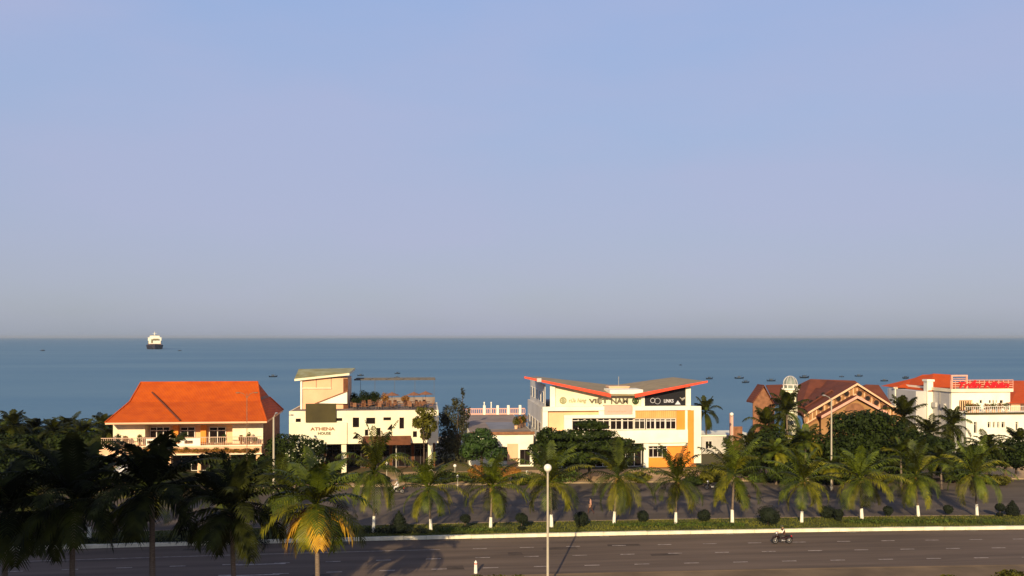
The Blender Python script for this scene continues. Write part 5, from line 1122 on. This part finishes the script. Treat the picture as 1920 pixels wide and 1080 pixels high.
# ---------------------------------------------------------------- white car at the house
def car(loc, rz, label):
    e = empty('parked_car', (0, 0, 0), 0, label, 'car')
    prof = [(-2.1, .35), (-2.15, .8), (-1.95, .95), (-1.35, 1.0), (-.9, 1.42), (.7, 1.45), (1.35, 1.02), (2.0, .9), (2.15, .65), (2.1, .35)]
    m = MB(); m.prism(prof, -.82, .82); b = m.build('body', 'car', e)
    bv = b.modifiers.new('bevel', 'BEVEL'); bv.width = .07; bv.segments = 2
    m = MB(); m.prism([(-1.2, 1.03), (-.85, 1.36), (.62, 1.38), (1.15, 1.05)], -.835, .835); m.build('side_window', 'glass', e)
    MB().add([(1.36, -.68, 1.04), (1.36, .68, 1.04), (.78, .62, 1.43), (.78, -.62, 1.43)], [(0, 1, 2, 3)]).build('windscreen', 'glass', e)
    for x in (-1.35, 1.35):
        for y in (-.78, .78): w_ = MB().torus((x, y, .32), .22, .1, 18, 8).build('wheel', 'rubber', e, smooth=True); MB().tube([(x, y - .1, .32), (x, y + .1, .32)], .2, 12).build('rim', 'chrome').parent = w_
    for y in (-.62, .62): MB().ball((2.08, y, .72), .12, 8, 6, (.5, 1.4, .8)).build('headlight', 'whtxt', e, smooth=True); MB().box(-2.16, -2.11, y - .14, y + .14, .7, .85).build('tail_light', 'redtxt', e)
    e.location = loc; e.rotation_euler = (0, 0, rz)
p = at(236, 110); car((p.x, p.y, .12), R(80), 'white car parked in front of the ground floor of the orange-roofed house')

# ---------------------------------------------------------------- ship and boats
D = CH * FP / (654 - HY); p = at(290, D); S = empty('cargo_ship', (p.x, p.y, -.6), 0, 'white-decked ship with a dark hull anchored near the horizon', 'ship')
m = MB()
def sec(y, wd, z0, z1, fl): return [(p.x - wd * fl, p.y + y, z0), (p.x - wd, p.y + y, z1), (p.x + wd, p.y + y, z1), (p.x + wd * fl, p.y + y, z0)]
rows = [sec(-16, .6, -.8, 7.2, .2), sec(-10, 8, -.8, 6.4, .45), sec(0, 12.2, -.8, 5.6, .8), sec(40, 12.4, -.8, 5.4, .9), sec(62, 11, -.8, 6, .85)]
for r_ in rows: m.v += r_
for i in range(4):
    for k in range(3): m.f.append((i * 4 + k, i * 4 + k + 1, i * 4 + k + 5, i * 4 + k + 4))
m.f += [(0, 1, 2, 3), (16, 17, 18, 19)]; m.build('hull', 'hull', S)
MB().box(p.x - 9.5, p.x + 9.5, p.y - 4, p.y + 30, 5.7, 7.6).build('main_deck', 'rustd', S)
MB().box(p.x - 8.5, p.x + 8.5, p.y + 2, p.y + 26, 7.6, 12.5).build('deckhouse', 'ship', S); MB().box(p.x - 9.6, p.x + 9.6, p.y + 4, p.y + 22, 12.5, 17.5).build('bridge', 'ship', S)
MB().box(p.x - 7, p.x + 7, p.y + 5, p.y + 18, 17.5, 20.5).build('wheelhouse', 'ship', S); MB().box(p.x - 2.5, p.x + 6, p.y + 1.7, p.y + 1.99, 13.2, 15.6).build('bridge_window', 'shipo', S); MB().box(p.x - 5.0, p.x - 2.6, p.y + 1.6, p.y + 1.98, 9.0, 14.6).build('stair_opening', 'shipo', S)
MB().box(p.x - 7.4, p.x + 7.4, p.y + 4.5, p.y + 18.5, 20.5, 20.9).build('wheelhouse_roof', 'steel', S); MB().tube([(p.x, p.y + 10, 20.9), (p.x, p.y + 10, 26.5)], [.9, .25], 8).tube([(p.x - 3, p.y + 10, 23.5), (p.x + 3, p.y + 10, 23.5)], .25, 6).build('mast', 'ship', S)
MB().tube([(p.x + 8.8, p.y + 16, 7.6), (p.x + 8.8, p.y + 16, 17)], .6, 8).tube([(p.x - 8.8, p.y + 16, 7.6), (p.x - 8.8, p.y + 16, 18)], .6, 8).build('derrick', 'shipo', S)
S.rotation_euler.z = -(TH + math.atan(kk(290)))
def boat_proto():
    e = empty('fishing_boat'); m = MB(); L = 1.0
    rows = [(-1.0, .05, .42), (-.7, .22, .26), (-.2, .3, .20), (.4, .28, .22), (.85, .16, .34), (1.0, .04, .5)]
    for x, wd, h in rows: m.v += [(x * .95, 0, -.08), (x, -wd, h), (x, wd, h)]
    for i in range(5): a, b = i * 3, i * 3 + 3; m.f += [(a, b, b + 1, a + 1), (a, a + 2, b + 2, b), (a + 1, b + 1, b + 2, a + 2)]
    m.build('hull', 'boat', e); MB().box(-.35, .3, -.16, .16, .2, .52).box(-.42, .36, -.2, .2, .52, .57).build('cabin', 'boatw', e); MB().tube([(.5, 0, .2), (.5, 0, .8)], .02, 5).build('mast', 'boat', e)
    return e
bt = boat_proto(); GBt = 'small fishing boats off the beach'
for i, (px, py, w_, lb) in enumerate([(80, 658, 9, 'tiny boat far out at the left edge of the sea'), (337, 658, 7, 'tiny faint boat just right of the ship'), (512, 707, 16, 'dark boat between the orange roof and the cafe roof room'),
 (676, 705, 13, 'boat just right of the cafe roof room, above the pergola beam'), (745, 701, 11, 'upper boat of the pair above the middle of the pergola beam'), (744, 709, 11, 'lower boat of the pair touching the pergola beam'),
 (1276, 685, 6, 'tiny boat far out above the red-winged roof'), (1330, 711, 15, 'boat just right of the red roof tip'), (1386, 710, 17, 'darkest boat of the pair left of the turret'), (1398, 718, 16, 'lower paler boat of the pair left of the turret'),
 (1446, 715, 17, 'boat just left of the turret dome'), (1508, 709, 19, 'long faint boat touching the brown roof ridge right of the turret'), (1610, 706, 14, 'boat above the right gable of the brown villa'), (1578, 707, 9, 'faint small boat above the double gable apex'),
 (1658, 715, 14, 'boat above the gap between the two villas'), (1698, 710, 16, 'boat above the left end of the white villa roof')]):
    D = (CH + .6) * FP / (py - HY); p = at(px, D, -.55); s = w_ * D / FP / 2
    place(bt, used, p, R(rl.uniform(-20, 20)), (s, s, s * .95), lb, GBt, 'boat')

# ---------------------------------------------------------------- neighbouring hotel behind the viewpoint; it throws the shade at the lower left
hx1, hx0, hy1, hy0, hh_ = -30.0, -108.0, 0.0, -12.0, 31.5
N = empty('hotel_block', (-65, -10, 0), 0, 'tall pale hotel block beside the viewpoint', 'building')
MB().box(hx0, hx1, hy0, hy1, 0, hh_).build('wall', 'cream', N); MB().box(hx0 - .2, hx1 + .2, hy0 - .2, hy1 + .2, hh_ + .003, hh_ + .5).build('parapet', 'white', N)
for fl in range(8):
    for k in range(11):
        xw = hx0 + 3 + k * 7; window(N, xw, 2 + fl * 3.6, xw + 3, 4 + fl * 3.6, hy1 + .003, 1, 0)

# ---------------------------------------------------------------- sea haze
hm = bpy.data.materials.new('haze_air'); hm.use_nodes = True; t = hm.node_tree; t.nodes.clear()
ho = t.nodes.new('ShaderNodeOutputMaterial'); hv = t.nodes.new('ShaderNodeVolumePrincipled')
hv.inputs['Color'].default_value = (0.50, 0.58, 0.68, 1); hv.inputs['Density'].default_value = 0.00007; hv.inputs['Anisotropy'].default_value = 0.0
t.links.new(hv.outputs[0], ho.inputs['Volume'])
hb = MB().box(-24500, 24500, -400, 24500, -4.5, 34.0).build('haze', hm); tag(hb, 'thin pale sea haze over the water', 'haze', kind='stuff')
